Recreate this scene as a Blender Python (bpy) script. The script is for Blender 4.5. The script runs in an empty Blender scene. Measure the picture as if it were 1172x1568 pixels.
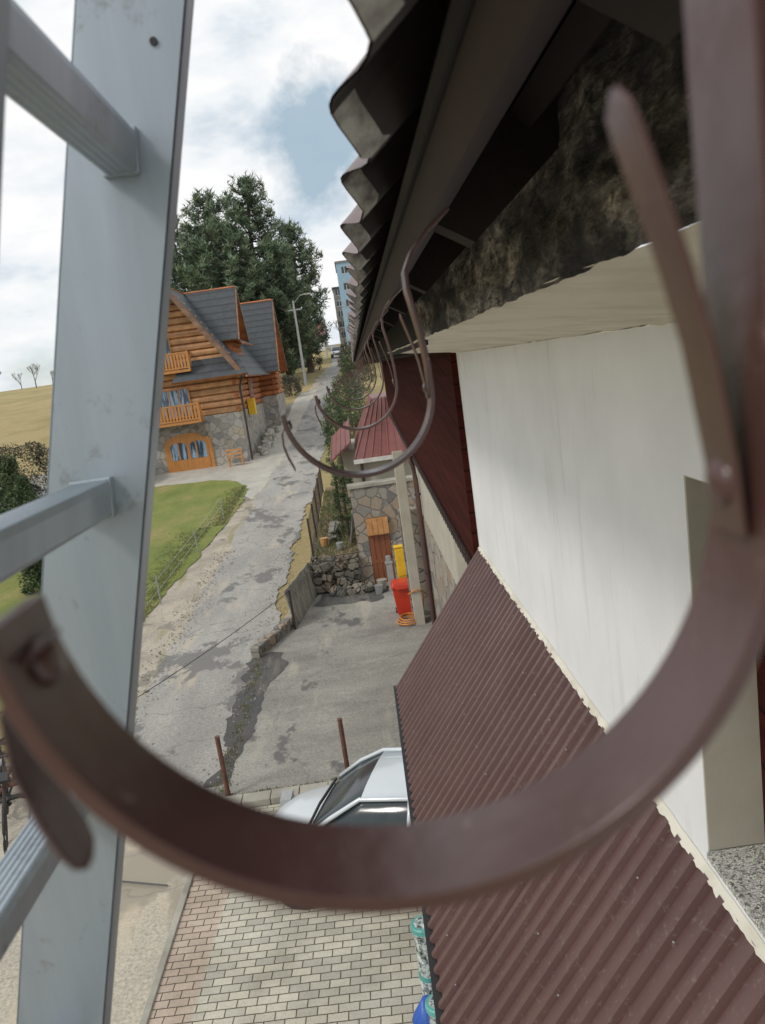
import bpy, bmesh, math, random
from mathutils import Vector, Matrix, noise
random.seed(7)
R=random.random
def U(a,b): return a+(b-a)*R()
scn=bpy.context.scene
scn.view_settings.view_transform='Standard'
scn.view_settings.look='None'
scn.view_settings.exposure=0
COL=scn.collection

# ---------------------------------------------------------------- terrain profile
PROF=[(-60,-6),(12,-6),(20,-5.8),(30,-5.4),(45,-4.35),(55,-3.2),(65,-2.0),(80,-.6),(110,1.6),(150,4.0),(200,6.4),(260,8.4),(400,10),(900,12)]
def g(Y):
    if Y<=PROF[0][0]: return PROF[0][1]
    for (a,b),(c,d) in zip(PROF,PROF[1:]):
        if Y<=c: return b+(d-b)*(Y-a)/(c-a)
    return PROF[-1][1]

# ---------------------------------------------------------------- node helpers
def newmat(name):
    m=bpy.data.materials.new(name); m.use_nodes=True
    nt=m.node_tree; b=nt.nodes['Principled BSDF']
    return m,nt,b
def N(nt,t,**kw):
    n=nt.nodes.new(t)
    for k,v in kw.items(): setattr(n,k,v)
    return n
def L(nt,a,b): nt.links.new(a,b)
def coords(nt,scale=(1,1,1),rot=(0,0,0)):
    tc=N(nt,'ShaderNodeTexCoord'); mp=N(nt,'ShaderNodeMapping')
    mp.inputs['Scale'].default_value=scale; mp.inputs['Rotation'].default_value=rot
    L(nt,tc.outputs['Object'],mp.inputs['Vector']); return mp.outputs['Vector']
def noiseN(nt,vec,scale,detail=4,rough=.55):
    n=N(nt,'ShaderNodeTexNoise'); n.inputs['Scale'].default_value=scale
    n.inputs['Detail'].default_value=min(detail,5); n.inputs['Roughness'].default_value=rough
    L(nt,vec,n.inputs['Vector']); return n.outputs['Fac']
def ramp(nt,fac,stops):
    r=N(nt,'ShaderNodeValToRGB'); e=r.color_ramp.elements
    while len(e)<len(stops): e.new(.5)
    for el,(p,c) in zip(e,stops):
        el.position=p; el.color=(c[0],c[1],c[2],1) if len(c)>=3 else (c[0],c[0],c[0],1)
    L(nt,fac,r.inputs['Fac']); return r.outputs['Color']
def mix(nt,f,a,b,mode='MIX'):
    m=N(nt,'ShaderNodeMix',data_type='RGBA',blend_type=mode)
    for sock,v in ((m.inputs[0],f),(m.inputs[6],a),(m.inputs[7],b)):
        if isinstance(v,(int,float)): sock.default_value=v
        elif isinstance(v,tuple): sock.default_value=(v[0],v[1],v[2],1)
        else: L(nt,v,sock)
    return m.outputs[2]
def bump(nt,b,h,strength=.3,dist=.02):
    n=N(nt,'ShaderNodeBump'); n.inputs['Strength'].default_value=strength; n.inputs['Distance'].default_value=dist
    L(nt,h,n.inputs['Height']); L(nt,n.outputs['Normal'],b.inputs['Normal'])
def simple(name,c1,c2=None,scale=3,rough=.6,metal=0,bs=.2,bd=.01,bscale=None,stretch=(1,1,1),lo=.35,hi=.65,coat=0):
    m,nt,b=newmat(name)
    c2=c2 or tuple(x*.75 for x in c1)
    v=coords(nt,stretch)
    f=noiseN(nt,v,scale,5,.6)
    L(nt,ramp(nt,f,[(lo,c1),(hi,c2)]),b.inputs['Base Color'])
    b.inputs['Roughness'].default_value=rough; b.inputs['Metallic'].default_value=metal
    if coat: b.inputs['Coat Weight'].default_value=coat; b.inputs['Coat Roughness'].default_value=.08
    if bs: bump(nt,b,noiseN(nt,v,bscale or scale*6,4,.6),bs,bd)
    return m

# ---------------------------------------------------------------- mesh builder
class MB:
    def __init__(s): s.v=[];s.f=[];s.m=[]
    def add(s,vs,fs,mi=0):
        o=len(s.v); s.v+= [tuple(v) for v in vs]
        for f in fs: s.f.append(tuple(i+o for i in f)); s.m.append(mi)
    def box(s,x0,x1,y0,y1,z0,z1,mi=0):
        s.add([(x0,y0,z0),(x1,y0,z0),(x1,y1,z0),(x0,y1,z0),(x0,y0,z1),(x1,y0,z1),(x1,y1,z1),(x0,y1,z1)],
              [(0,3,2,1),(4,5,6,7),(0,1,5,4),(1,2,6,5),(2,3,7,6),(3,0,4,7)],mi)
    def obox(s,c,size,M,mi=0):
        a,b,d=[q/2 for q in size]; c=Vector(c)
        vs=[c+M@Vector((x*a,y*b,z*d)) for z in(-1,1) for x,y in((-1,-1),(1,-1),(1,1),(-1,1))]
        s.add(vs,[(0,3,2,1),(4,5,6,7),(0,1,5,4),(1,2,6,5),(2,3,7,6),(3,0,4,7)],mi)
    def slab(s,q,t,mi=0,mi2=None):
        q=[Vector(p) for p in q]; n=(q[1]-q[0]).cross(q[2]-q[0]).normalized()
        if n.z<0: n=-n
        d=[p-n*t for p in q]; k=len(q)
        s.add(q,[tuple(range(k))],mi); s.add(d,[tuple(range(k))[::-1]],mi2 if mi2 is not None else mi)
        s.add(q+d,[(i,(i+1)%k,(i+1)%k+k,i+k) for i in range(k)],mi2 if mi2 is not None else mi)
    def prism(s,poly,axis,a0,a1,mi=0):
        def P(p,a):
            return (a,p[0],p[1]) if axis=='x' else ((p[0],a,p[1]) if axis=='y' else (p[0],p[1],a))
        k=len(poly)
        s.add([P(p,a0) for p in poly]+[P(p,a1) for p in poly],
              [tuple(range(k)),tuple(range(k,2*k))[::-1]]+[(i,(i+1)%k,(i+1)%k+k,i+k) for i in range(k)],mi)
    def tube(s,path,r,n=8,mi=0,cap=True):
        path=[Vector(p) for p in path]; rs=r if isinstance(r,(list,tuple)) else [r]*len(path)
        vs=[];k=len(path)
        for i,p in enumerate(path):
            t=(path[min(i+1,k-1)]-path[max(i-1,0)]).normalized()
            a=t.cross(Vector((0,0,1)))
            if a.length<.05: a=t.cross(Vector((0,1,0)))
            a.normalize(); b=t.cross(a)
            for j in range(n):
                w=2*math.pi*j/n
                vs.append(p+(a*math.cos(w)+b*math.sin(w))*rs[i])
        fs=[(i*n+j,i*n+(j+1)%n,(i+1)*n+(j+1)%n,(i+1)*n+j) for i in range(k-1) for j in range(n)]
        if cap: fs+=[tuple(range(n))[::-1],tuple(range((k-1)*n,k*n))]
        s.add(vs,fs,mi)
    def obj(s,name,mats,parent=None,smooth=False,bevel=0,recalc=True):
        me=bpy.data.meshes.new(name); me.from_pydata(s.v,[],s.f)
        for m in mats: me.materials.append(m)
        for p,i in zip(me.polygons,s.m): p.material_index=i; p.use_smooth=smooth
        me.update()
        if recalc:
            bm=bmesh.new(); bm.from_mesh(me); bmesh.ops.recalc_face_normals(bm,faces=bm.faces); bm.to_mesh(me); bm.free()
        o=bpy.data.objects.new(name,me); COL.objects.link(o)
        if parent: o.parent=parent
        if bevel:
            b=o.modifiers.new('b','BEVEL'); b.width=bevel; b.segments=2; b.limit_method='ANGLE'
        return o
def empty(name,loc=(0,0,0)):
    e=bpy.data.objects.new(name,None); e.location=loc; COL.objects.link(e); return e

# ---------------------------------------------------------------- materials
def mk_paint():
    m,nt,b=newmat('bracket_paint'); v=coords(nt)
    n=noiseN(nt,v,14,5,.6); sc=noiseN(nt,coords(nt,(1,1,1)),70,5,.75)
    c=ramp(nt,n,[(.3,(.098,.047,.042)),(.7,(.064,.027,.024))])
    c=mix(nt,ramp(nt,sc,[(.64,(0,)),(.70,(.7,))]),c,(.28,.20,.17))
    L(nt,c,b.inputs['Base Color']); L(nt,ramp(nt,n,[(.3,(.22,)),(.7,(.40,))]),b.inputs['Roughness'])
    bump(nt,b,noiseN(nt,v,70,4,.6),.4,.002); b.inputs['Coat Weight'].default_value=.45; b.inputs['Coat Roughness'].default_value=.18; return m
M_brown=mk_paint()
def mk_alu():
    m,nt,b=newmat('aluminium'); v=coords(nt,(1,1,.12)); n=noiseN(nt,v,9,5,.65)
    d=noiseN(nt,coords(nt),13,5,.8)
    c=ramp(nt,n,[(.3,(.43,.49,.54)),(.7,(.31,.36,.40))])
    c=mix(nt,ramp(nt,d,[(.57,(0,)),(.70,(.65,))]),c,(.18,.175,.16))
    L(nt,c,b.inputs['Base Color']); L(nt,ramp(nt,n,[(.3,(.32,)),(.7,(.52,))]),b.inputs['Roughness']); b.inputs['Metallic'].default_value=.5
    bump(nt,b,noiseN(nt,v,120,3,.6),.18,.001); return m
M_alu=mk_alu()
def mk_wall():
    m,nt,b=newmat('white_render'); v=coords(nt)
    c=ramp(nt,noiseN(nt,v,1.3,5,.6),[(.35,(.78,.79,.80)),(.65,(.70,.715,.725))])
    st=noiseN(nt,coords(nt,(3,3,.35)),2.2,5,.7)
    c=mix(nt,ramp(nt,st,[(.56,(0,)),(.76,(.45,))]),c,(.45,.44,.40))
    L(nt,c,b.inputs['Base Color']); b.inputs['Roughness'].default_value=.9; bump(nt,b,noiseN(nt,v,85,4,.6),.4,.004); return m
M_white=mk_wall()
M_plainwhite=simple('house_white',(.70,.70,.68),None,2,.8,0,0)
M_beige=simple('beige_render',(.46,.43,.36),(.38,.355,.29),2,.85,0,.2,.004,60)
M_cream=simple('cream_soffit',(.68,.655,.57),(.46,.42,.33),3,.85,0,.3,.006,30,lo=.45,hi=.8)
def mk_tin():
    m,nt,b=newmat('tin_brown'); v=coords(nt)
    n=noiseN(nt,v,1.6,5,.65); n2=noiseN(nt,v,38,4,.7)
    c=ramp(nt,n,[(.3,(.128,.070,.064)),(.7,(.092,.046,.043))])
    c=mix(nt,ramp(nt,n2,[(.58,(0,)),(.74,(.55,))]),c,(.24,.20,.18))
    L(nt,c,b.inputs['Base Color']); L(nt,ramp(nt,n,[(.3,(.30,)),(.7,(.5,))]),b.inputs['Roughness']); return m
M_roofbrown=mk_tin()
M_tintab=simple('tin_primer_lit',(.50,.50,.47),(.14,.12,.11),22,.5,0,.1,.002,lo=.42,hi=.62)  # grey tin backing, with the light caught by drop facets put into its colour
M_tinunder=simple('tin_back_dark',(.035,.028,.027),(.015,.012,.012),14,.6,0,.1,.002)  # same backing on the other facets, with their shade put into the colour
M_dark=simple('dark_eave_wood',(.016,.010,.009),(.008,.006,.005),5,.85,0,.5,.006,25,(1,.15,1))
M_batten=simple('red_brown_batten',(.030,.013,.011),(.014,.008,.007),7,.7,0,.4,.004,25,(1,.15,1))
def mk_clad():
    m,nt,b=newmat('cladding_boards')
    v=coords(nt,(1,1,1),(math.radians(-9),0,0))
    w=N(nt,'ShaderNodeTexWave',wave_type='BANDS',bands_direction='Z',wave_profile='SAW'); w.inputs['Scale'].default_value=1.5; w.inputs['Distortion'].default_value=0
    L(nt,v,w.inputs['Vector'])
    n=noiseN(nt,coords(nt,(1,.1,4)),4)
    c=ramp(nt,n,[(.3,(.062,.013,.010)),(.7,(.034,.008,.006))])
    L(nt,mix(nt,ramp(nt,w.outputs['Fac'],[(.0,(0,)),(.12,(1,))]),(.004,.002,.002),c),b.inputs['Base Color'])
    b.inputs['Roughness'].default_value=.9; b.inputs['Specular IOR Level'].default_value=.08; bump(nt,b,w.outputs['Fac'],.5,.02)
    return m
M_clad=mk_clad()
def mk_mold():
    m,nt,b=newmat('mouldy_concrete')
    v=coords(nt,(1,.38,1)); v2=coords(nt,(1,.45,1))
    n1=noiseN(nt,v,12,5,.78); n2=noiseN(nt,v2,38,5,.7); n0=noiseN(nt,v,5,5,.65)
    a=ramp(nt,n1,[(.30,(.035,.033,.031)),(.42,(.10,.092,.082)),(.52,(.24,.215,.185)),(.61,(.46,.42,.36)),(.70,(.80,.76,.68))])
    c=mix(nt,ramp(nt,n2,[(.34,(0,)),(.50,(1,))]),(.018,.017,.016),a)
    c=mix(nt,ramp(nt,n0,[(.42,(.9,)),(.56,(0,))]),c,(.014,.013,.013))
    L(nt,c,b.inputs['Base Color']); b.inputs['Roughness'].default_value=.95
    bump(nt,b,n2,.8,.02); return m
M_mold=mk_mold()
def mk_stone(name,scale=2.4,c1=(.36,.33,.28),c2=(.17,.16,.15),c3=(.30,.22,.15),mortar=(.20,.19,.17),mw=.05):
    m,nt,b=newmat(name)
    v=coords(nt); dn=N(nt,'ShaderNodeTexNoise'); dn.inputs['Scale'].default_value=2.5; L(nt,v,dn.inputs['Vector'])
    vv=mix(nt,.12,v,dn.outputs['Color'],'ADD')
    vo=N(nt,'ShaderNodeTexVoronoi',feature='F1'); vo.inputs['Scale'].default_value=scale; L(nt,vv,vo.inputs['Vector'])
    ve=N(nt,'ShaderNodeTexVoronoi',feature='DISTANCE_TO_EDGE'); ve.inputs['Scale'].default_value=scale; L(nt,vv,ve.inputs['Vector'])
    sp=N(nt,'ShaderNodeSeparateColor'); L(nt,vo.outputs['Color'],sp.inputs[0])
    c=ramp(nt,sp.outputs[0],[(.1,c2),(.45,c1),(.8,c3),(1,c1)])
    n=noiseN(nt,v,14); c=mix(nt,.6,c,mix(nt,n,(.4,.4,.4),(1.4,1.4,1.4)),'MULTIPLY')
    e=ramp(nt,ve.outputs['Distance'],[(.015,(0,)),(mw,(1,))])
    L(nt,mix(nt,e,mortar,c),b.inputs['Base Color']); b.inputs['Roughness'].default_value=.9
    bump(nt,b,e,.8,.04); return m
M_stone=mk_stone('field_stone',3.6)
M_stone_d=mk_stone('rough_stone',3.5,(.24,.22,.18),(.11,.105,.09),(.18,.14,.10),(.04,.04,.03))
def mk_pebble():
    m,nt,b=newmat('pebble_dash'); v=coords(nt)
    vo=N(nt,'ShaderNodeTexVoronoi'); vo.inputs['Scale'].default_value=150; L(nt,v,vo.inputs['Vector'])
    sp=N(nt,'ShaderNodeSeparateColor'); L(nt,vo.outputs['Color'],sp.inputs[0])
    L(nt,ramp(nt,sp.outputs[0],[(.05,(.10,.10,.10)),(.3,(.36,.36,.33)),(.9,(.66,.66,.60))]),b.inputs['Base Color'])
    bump(nt,b,vo.outputs['Distance'],.8,.006); b.inputs['Roughness'].default_value=.9; return m
M_peb=mk_pebble()
def mk_logs(name,c1,c2,c3):
    m,nt,b=newmat(name); v=coords(nt,(.4,.4,6))
    n=noiseN(nt,v,2.5,5,.6)
    v2=coords(nt,(.02,.02,2.7)); n2=noiseN(nt,v2,1.0,1)
    c=ramp(nt,n,[(.3,c1),(.6,c2),(.8,c3)])
    c=mix(nt,.6,c,ramp(nt,n2,[(.3,(.6,.55,.5)),(.7,(1.3,1.25,1.2))]),'MULTIPLY')
    L(nt,mix(nt,.7,c,ramp(nt,noiseN(nt,coords(nt),2.2,5,.7),[(.35,(.62,.6,.6)),(.6,(1.1,1.1,1.1))]),'MULTIPLY'),b.inputs['Base Color'])
    b.inputs['Roughness'].default_value=.6; bump(nt,b,n,.3,.01); return m
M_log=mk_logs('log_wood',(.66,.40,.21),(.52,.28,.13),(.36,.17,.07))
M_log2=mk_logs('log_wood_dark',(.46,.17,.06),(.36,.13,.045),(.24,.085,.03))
M_barge=mk_logs('bargeboard_wood',(.26,.17,.11),(.19,.12,.08),(.13,.08,.05))
M_door=simple('garage_wood',(.55,.25,.07),(.40,.17,.045),5,.45,0,.2,.005,20,(6,1,.5))
def mk_slate(name,c1,c2,per=.3,rough=.55):
    m,nt,b=newmat(name); v=coords(nt)
    w=N(nt,'ShaderNodeTexWave',wave_type='BANDS',bands_direction='Z',wave_profile='SAW'); w.inputs['Scale'].default_value=.314/per; 
    w.inputs['Distortion'].default_value=.4; w.inputs['Detail Scale'].default_value=3
    L(nt,v,w.inputs['Vector'])
    n=noiseN(nt,v,3.5,5,.7)
    c=ramp(nt,n,[(.3,c1),(.7,c2)])
    L(nt,mix(nt,ramp(nt,w.outputs['Fac'],[(0,(0,)),(.3,(1,)),(1,(.8,))]),tuple(x*.2 for x in c1),c),b.inputs['Base Color'])
    b.inputs['Roughness'].default_value=rough; bump(nt,b,w.outputs['Fac'],.8,.08); return m
M_slate=mk_slate('slate_roof',(.070,.082,.092),(.036,.044,.050),.42)
M_redroof=simple('red_tin',(.24,.085,.075),(.17,.065,.058),2,.45,0,0)
M_glass=simple('window_glass',(.04,.055,.06),(.025,.03,.04),2,.14,0,0)
M_curtain=simple('curtain_glass',(.30,.42,.55),(.05,.08,.11),2.2,.12,0,0,stretch=(3,3,.4),lo=.45,hi=.55)
M_wframe=simple('white_frame',(.70,.69,.65),None,4,.5,0,0)
M_black=simple('black_plastic',(.02,.02,.021),None,4,.5,0,0)
M_pipe=simple('dark_pipe',(.05,.035,.033),None,4,.4,0,0)
M_rust=simple('rusty_post',(.17,.075,.05),(.09,.04,.03),9,.8,0,.3,.004)
M_grey=simple('weathered_wood',(.30,.285,.24),(.13,.125,.105),6,.85,0,.5,.01,12,(1,1,.3))
M_conc=simple('old_concrete',(.40,.38,.32),(.25,.235,.20),2.2,.9,0,.5,.01,30)
M_yellow=simple('yellow_paint',(.80,.50,.02),(.66,.42,.02),4,.5,0,0)
M_red=simple('red_plastic',(.60,.05,.02),(.5,.04,.02),4,.4,0,0)
M_orange=simple('orange_hose',(.66,.25,.05),None,4,.5,0,0)
M_brdoor=simple('brown_door',(.26,.09,.04),(.18,.06,.025),6,.5,0,.2,.005,15,(6,6,.5))
M_ltwood=simple('light_wood',(.58,.30,.12),(.42,.20,.07),6,.6,0,.2,.005)
M_galv=simple('galvanised',(.42,.43,.43),(.33,.34,.34),5,.45,.4,0)
M_bark=simple('bark',(.12,.085,.06),(.06,.045,.035),4,.95,0,.8,.03,12,(1,1,.2))
M_bark2=simple('twig_bark',(.16,.14,.12),(.10,.09,.075),4,.95,0,0)
def leafm(n,c):
    m,nt,b=newmat(n); b.inputs['Base Color'].default_value=(c[0],c[1],c[2],1); b.inputs['Roughness'].default_value=.6
    return m
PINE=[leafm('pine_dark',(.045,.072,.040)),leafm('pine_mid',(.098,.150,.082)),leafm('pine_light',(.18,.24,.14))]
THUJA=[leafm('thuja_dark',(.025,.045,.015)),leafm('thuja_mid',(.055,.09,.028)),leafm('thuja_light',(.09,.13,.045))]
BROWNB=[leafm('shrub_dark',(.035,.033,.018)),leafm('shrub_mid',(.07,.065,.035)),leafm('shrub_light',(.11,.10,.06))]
M_tuft=leafm('grass_blade',(.15,.17,.055))

# ground surfaces
def mk_asphalt(name,c1,c2,sand,wet,ws=.5,stretch=(1,.35,1),wlo=.57,crack=.5,slo=.52):
    m,nt,b=newmat(name); v=coords(nt); vs=coords(nt,stretch)
    base=ramp(nt,noiseN(nt,vs,.9,5,.68),[(.35,c1),(.65,c2)])
    fine=noiseN(nt,v,24,5,.85)
    base=mix(nt,.8,base,ramp(nt,fine,[(.32,(.5,)),(.68,(1.5,))]),'MULTIPLY')
    s=ramp(nt,noiseN(nt,coords(nt,(1.1,.22,1)),1.3,5,.65),[(slo,(0,)),(slo+.13,(.8,))])
    base=mix(nt,s,base,sand)
    w=ramp(nt,noiseN(nt,coords(nt,(1,.6,1)),ws,5,.66),[(wlo,(0,)),(wlo+.03,(.9,))])
    base=mix(nt,w,base,wet)
    if crack:
        dn=N(nt,'ShaderNodeTexNoise'); dn.inputs['Scale'].default_value=1.5; dn.inputs['Detail'].default_value=4; L(nt,v,dn.inputs['Vector'])
        ve=N(nt,'ShaderNodeTexVoronoi',feature='DISTANCE_TO_EDGE'); ve.inputs['Scale'].default_value=.33; L(nt,mix(nt,1.0,v,dn.outputs['Color'],'ADD'),ve.inputs['Vector'])
        base=mix(nt,ramp(nt,ve.outputs['Distance'],[(.0,(crack,)),(.010,(0,))]),base,tuple(x*.35 for x in c2))
    L(nt,base,b.inputs['Base Color'])
    L(nt,mix(nt,w,(.92,.92,.92),(.5,.5,.5)),b.inputs['Roughness'])
    bump(nt,b,fine,.4,.015); return m
M_road=mk_asphalt('worn_asphalt',(.375,.36,.33),(.275,.265,.245),(.47,.41,.32),(.145,.14,.13),.8,wlo=.565,slo=.56)
M_park=mk_asphalt('rough_asphalt',(.33,.318,.28),(.19,.183,.165),(.42,.385,.31),(.105,.10,.095),.7,(.5,1,1),wlo=.575,slo=.56,crack=.25)
M_shoulder=mk_asphalt('gravel_shoulder',(.46,.405,.325),(.30,.27,.22),(.24,.22,.10),(.20,.18,.14),.8,(1,1,1),crack=0)
M_drive=mk_asphalt('concrete_drive',(.50,.455,.365),(.40,.365,.30),(.54,.46,.34),(.31,.27,.21),.35,(1,1,1),crack=.4)
M_hdrive=mk_asphalt('house_drive',(.46,.44,.38),(.37,.35,.31),(.48,.43,.35),(.40,.38,.33),.5,(1,1,1),crack=0)
M_patch=mk_asphalt('wet_patch',(.105,.10,.095),(.065,.063,.06),(.20,.185,.16),(.05,.05,.05),.8,crack=0)
def mk_grass(name,cs,scale=1.0,st=(.32,.46,.56,.72)):
    m,nt,b=newmat(name); v=coords(nt)
    c=ramp(nt,noiseN(nt,coords(nt,(1,.6,1)),.35*scale,5,.7),[(st[i],cs[i]) for i in range(4)])
    f=noiseN(nt,v,14,5,.8)
    L(nt,mix(nt,.8,c,ramp(nt,f,[(.3,(.5,)),(.7,(1.4,))]),'MULTIPLY'),b.inputs['Base Color'])
    b.inputs['Roughness'].default_value=.95; bump(nt,b,f,.8,.05); return m
M_field=mk_grass('field_grass',[(.32,.25,.11),(.38,.30,.14),(.28,.235,.09),(.36,.27,.13)],.2)
M_lawn=mk_grass('lawn_grass',[(.13,.165,.035),(.18,.215,.045),(.23,.235,.065),(.36,.27,.13)],1.4,(.3,.45,.57,.72))
M_yard=mk_grass('leafy_yard',[(.11,.11,.045),(.17,.15,.07),(.24,.17,.10),(.27,.22,.14)],3)
def mk_pavers():
    m,nt,b=newmat('concrete_pavers'); v=coords(nt,(1,1,1),(0,0,math.radians(2)))
    br=N(nt,'ShaderNodeTexBrick'); br.offset=.5; br.squash=1
    br.inputs['Scale'].default_value=1; br.inputs['Mortar Size'].default_value=.0065
    br.inputs['Brick Width'].default_value=.205; br.inputs['Row Height'].default_value=.103
    br.inputs['Color1'].default_value=(.54,.51,.42,1); br.inputs['Color2'].default_value=(.38,.365,.31,1); br.inputs['Mortar'].default_value=(.10,.08,.055,1)
    br.inputs['Mortar Smooth'].default_value=.3
    dn=N(nt,'ShaderNodeTexNoise'); dn.inputs['Scale'].default_value=9; L(nt,v,dn.inputs['Vector'])
    L(nt,mix(nt,.012,v,dn.outputs['Color'],'ADD'),br.inputs['Vector'])
    sp=N(nt,'ShaderNodeSeparateXYZ'); L(nt,v,sp.inputs[0])
    mr=N(nt,'ShaderNodeMapRange'); mr.inputs[1].default_value=-2.72; mr.inputs[2].default_value=-2.66; mr.inputs[3].default_value=.5; mr.inputs[4].default_value=0
    L(nt,sp.outputs['X'],mr.inputs[0])
    c=mix(nt,mr.outputs[0],br.outputs['Color'],mix(nt,br.outputs['Fac'],(.46,.31,.25),(.10,.08,.055)))
    n=noiseN(nt,v,1.5,5,.65); c=mix(nt,.7,c,ramp(nt,n,[(.3,(.7,.68,.62)),(.7,(1.25,1.25,1.25))]),'MULTIPLY')
    n4=noiseN(nt,v,55,4,.7); c=mix(nt,.5,c,ramp(nt,n4,[(.3,(.7,)),(.7,(1.3,))]),'MULTIPLY')
    L(nt,c,b.inputs['Base Color']); b.inputs['Roughness'].default_value=.9
    inv=N(nt,'ShaderNodeMath',operation='SUBTRACT'); inv.inputs[0].default_value=1; L(nt,br.outputs['Fac'],inv.inputs[1])
    bump(nt,b,inv.outputs[0],.7,.01); return m
M_pav=mk_pavers()

# ---------------------------------------------------------------- ground sheets
ys=sorted(set([p[0] for p in PROF]))
me=MB(); xs=[-600,-200,-80,-30,0,30,80,200,600]
vs=[(x,y,g(y)) for y in ys for x in xs]; nx=len(xs)
me.add(vs,[(j*nx+i,j*nx+i+1,(j+1)*nx+i+1,(j+1)*nx+i) for j in range(len(ys)-1) for i in range(nx-1)])
me.obj('ground',[M_field])
def densify(poly,step=.5,jit=.08,seed=0):
    out=[]
    k=len(poly)
    for i in range(k):
        a=Vector(poly[i]);b=Vector(poly[(i+1)%k]); d=(b-a).length; n=max(1,int(d/step))
        nrm=Vector((-(b-a).y,(b-a).x)).normalized()
        for j in range(n):
            p=a+(b-a)*(j/n)
            q=noise.noise(Vector((p.x*2.3+seed,p.y*2.3,seed)))*jit*1.6+noise.noise(Vector((p.x*.5+seed,p.y*.5,9)))*jit*2
            out.append(p+nrm*(q if j else 0))
    return out
def drape(name,poly,off,mat,step=.5,jit=.08,seed=0):
    pts=densify(poly,step,jit,seed)
    bm=bmesh.new(); f=bm.faces.new([bm.verts.new((p.x,p.y,0)) for p in pts])
    bmesh.ops.triangulate(bm,faces=[f])
    for y,_ in PROF:
        geo=bm.verts[:]+bm.edges[:]+bm.faces[:]
        bmesh.ops.bisect_plane(bm,geom=geo,plane_co=(0,y,0),plane_no=(0,1,0),dist=1e-5)
    for v in bm.verts: v.co.z=g(v.co.y)+off
    bmesh.ops.recalc_face_normals(bm,faces=bm.faces)
    for fc in bm.faces:
        if fc.normal.z<0: fc.normal_flip()
    m=bpy.data.meshes.new(name); bm.to_mesh(m); bm.free(); m.materials.append(mat)
    o=bpy.data.objects.new(name,m); COL.objects.link(o); return o
drape('lawn',[(-40,24),(-30,41),(-11,40.2),(-8.2,39.9),(-6.6,38.6),(-5.9,36.6),(-5.7,34.0),(-5.9,29.7),(-6.4,21),(-6.6,15),(-40,15)],.046,M_lawn,.3,.10,1)
drape('gravel_shoulder',[(-6.9,9.5),(-6.7,22),(-6.0,30),(-5.6,34),(-5.0,48),(-4.3,70),(-3,96),(-1.6,96),(-3.6,60),(-4.8,40),(-4.8,9.5)],.022,M_shoulder,.3,.2,2)
drape('house_driveway',[(-24,40.0),(-11,39.8),(-8.2,39.4),(-6.2,36.0),(-5.3,34),(-4.7,40),(-4.1,58),(-3.4,70),(-5.1,70),(-5.3,57),(-6.6,45),(-24,46)],.027,M_hdrive,.6,.05,3)
road=[(-5.2,10),(-5.15,20),(-5.1,35),(-4.4,50),(-3.5,69),(-2.6,96),(-3.0,150),(-4.3,172),(-9,260),(-7,260),(-2.6,172),(-1.2,150),(-1.3,96),(-1.9,69),(-2.3,55),(-2.4,38),(-2.65,30),(-2.8,22),(-2.9,16),(-2.85,10)]
drape('road',road,.032,M_road,.25,.13,4)
drape('yard_concrete',[(-16,-10),(-2.9,-10),(-2.9,10.0),(-5.2,10.6),(-7,12.5),(-16,12.5)],.036,M_drive,.6,.06,5)
drape('parking_asphalt',[(-2.85,10.4),(-2.9,16.2),(-2.2,17.6),(-1.7,20.2),(.95,20.2),(3,20.2),(3,10.4)],.037,M_park,.3,.10,6)
drape('paver_yard',[(-2.9,-6),(-2.9,10.1),(4,10.3),(4,-6)],.042,M_pav,2,.0,7)
drape('asphalt_patch',[(-3.2,10.9),(-3.1,12.2),(-3.22,13.2),(-3.12,14.5),(-3.1,15.8),(-2.5,16.1),(-2.3,15.2),(-2.55,14.4),(-2.6,12.6),(-2.8,10.9)],.044,M_patch,.10,.13,8)
drape('asphalt_patch',[(-1.9,18.9),(-.2,18.6),(.2,19.6),(-.4,20.0),(-1.5,19.9)],.044,M_patch,.15,.2,18)
mb=MB(); mb.box(-2.98,-2.90,-6,10.1,-6.02,-5.93)
for i in range(11): mb.box(-2.9+i*.42,-2.9+i*.42+.41,10.14,10.38,-6.02,-5.86+.01*R())
mb.obj('kerb',[M_conc],bevel=.01)
mb=MB()
def tuft(mb,x,y,z,h,n,mi=0,spread=.06):
    for _ in range(n):
        a=U(0,6.28); b=U(0,6.28); dx,dy=math.cos(a)*spread*R(),math.sin(a)*spread*R()
        w=.010; lx,ly=math.cos(b)*h*.5*R(),math.sin(b)*h*.5*R()
        mb.add([(x+dx-w,y+dy,z),(x+dx+w,y+dy,z),(x+dx+lx,y+dy+ly,z+h*U(.6,1))],[(0,1,2)],mi)
for _ in range(2600):
    y=U(13,37); x=-6.5-abs(random.gauss(0,.5)) if y<30 else -5.9-abs(random.gauss(0,.4))
    tuft(mb,x,y,g(y)+.03,U(.05,.11),5,random.choice([0,0,1]),.15)
for _ in range(500):
    y=U(10.5,17); x=-2.9+U(-.1,.1) if R()<.5 else U(-2.9,.5)
    if x>-2.7: y=10.45+U(-.06,.1)
    tuft(mb,x,y,g(y)+.03,U(.03,.08),4,random.choice([0,1]),.08)
mb.obj('grass_tufts',[M_tuft,BROWNB[2]],recalc=False)
mb=MB()
for _ in range(1300):
    y=U(10.5,26); s=U(.006,.020)
    x=random.choice([-5.2,-5.2,-2.9])+random.gauss(0,.25)
    if -2.6<x: continue
    M=Matrix.Rotation(U(0,3),3,'Z')@Matrix.Rotation(U(0,3),3,'X'); mb.obox((x,y,g(y)+.04),(s*2,s*1.5,s*1.0),M)
mb.obj('loose_gravel',[M_conc])

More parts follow.
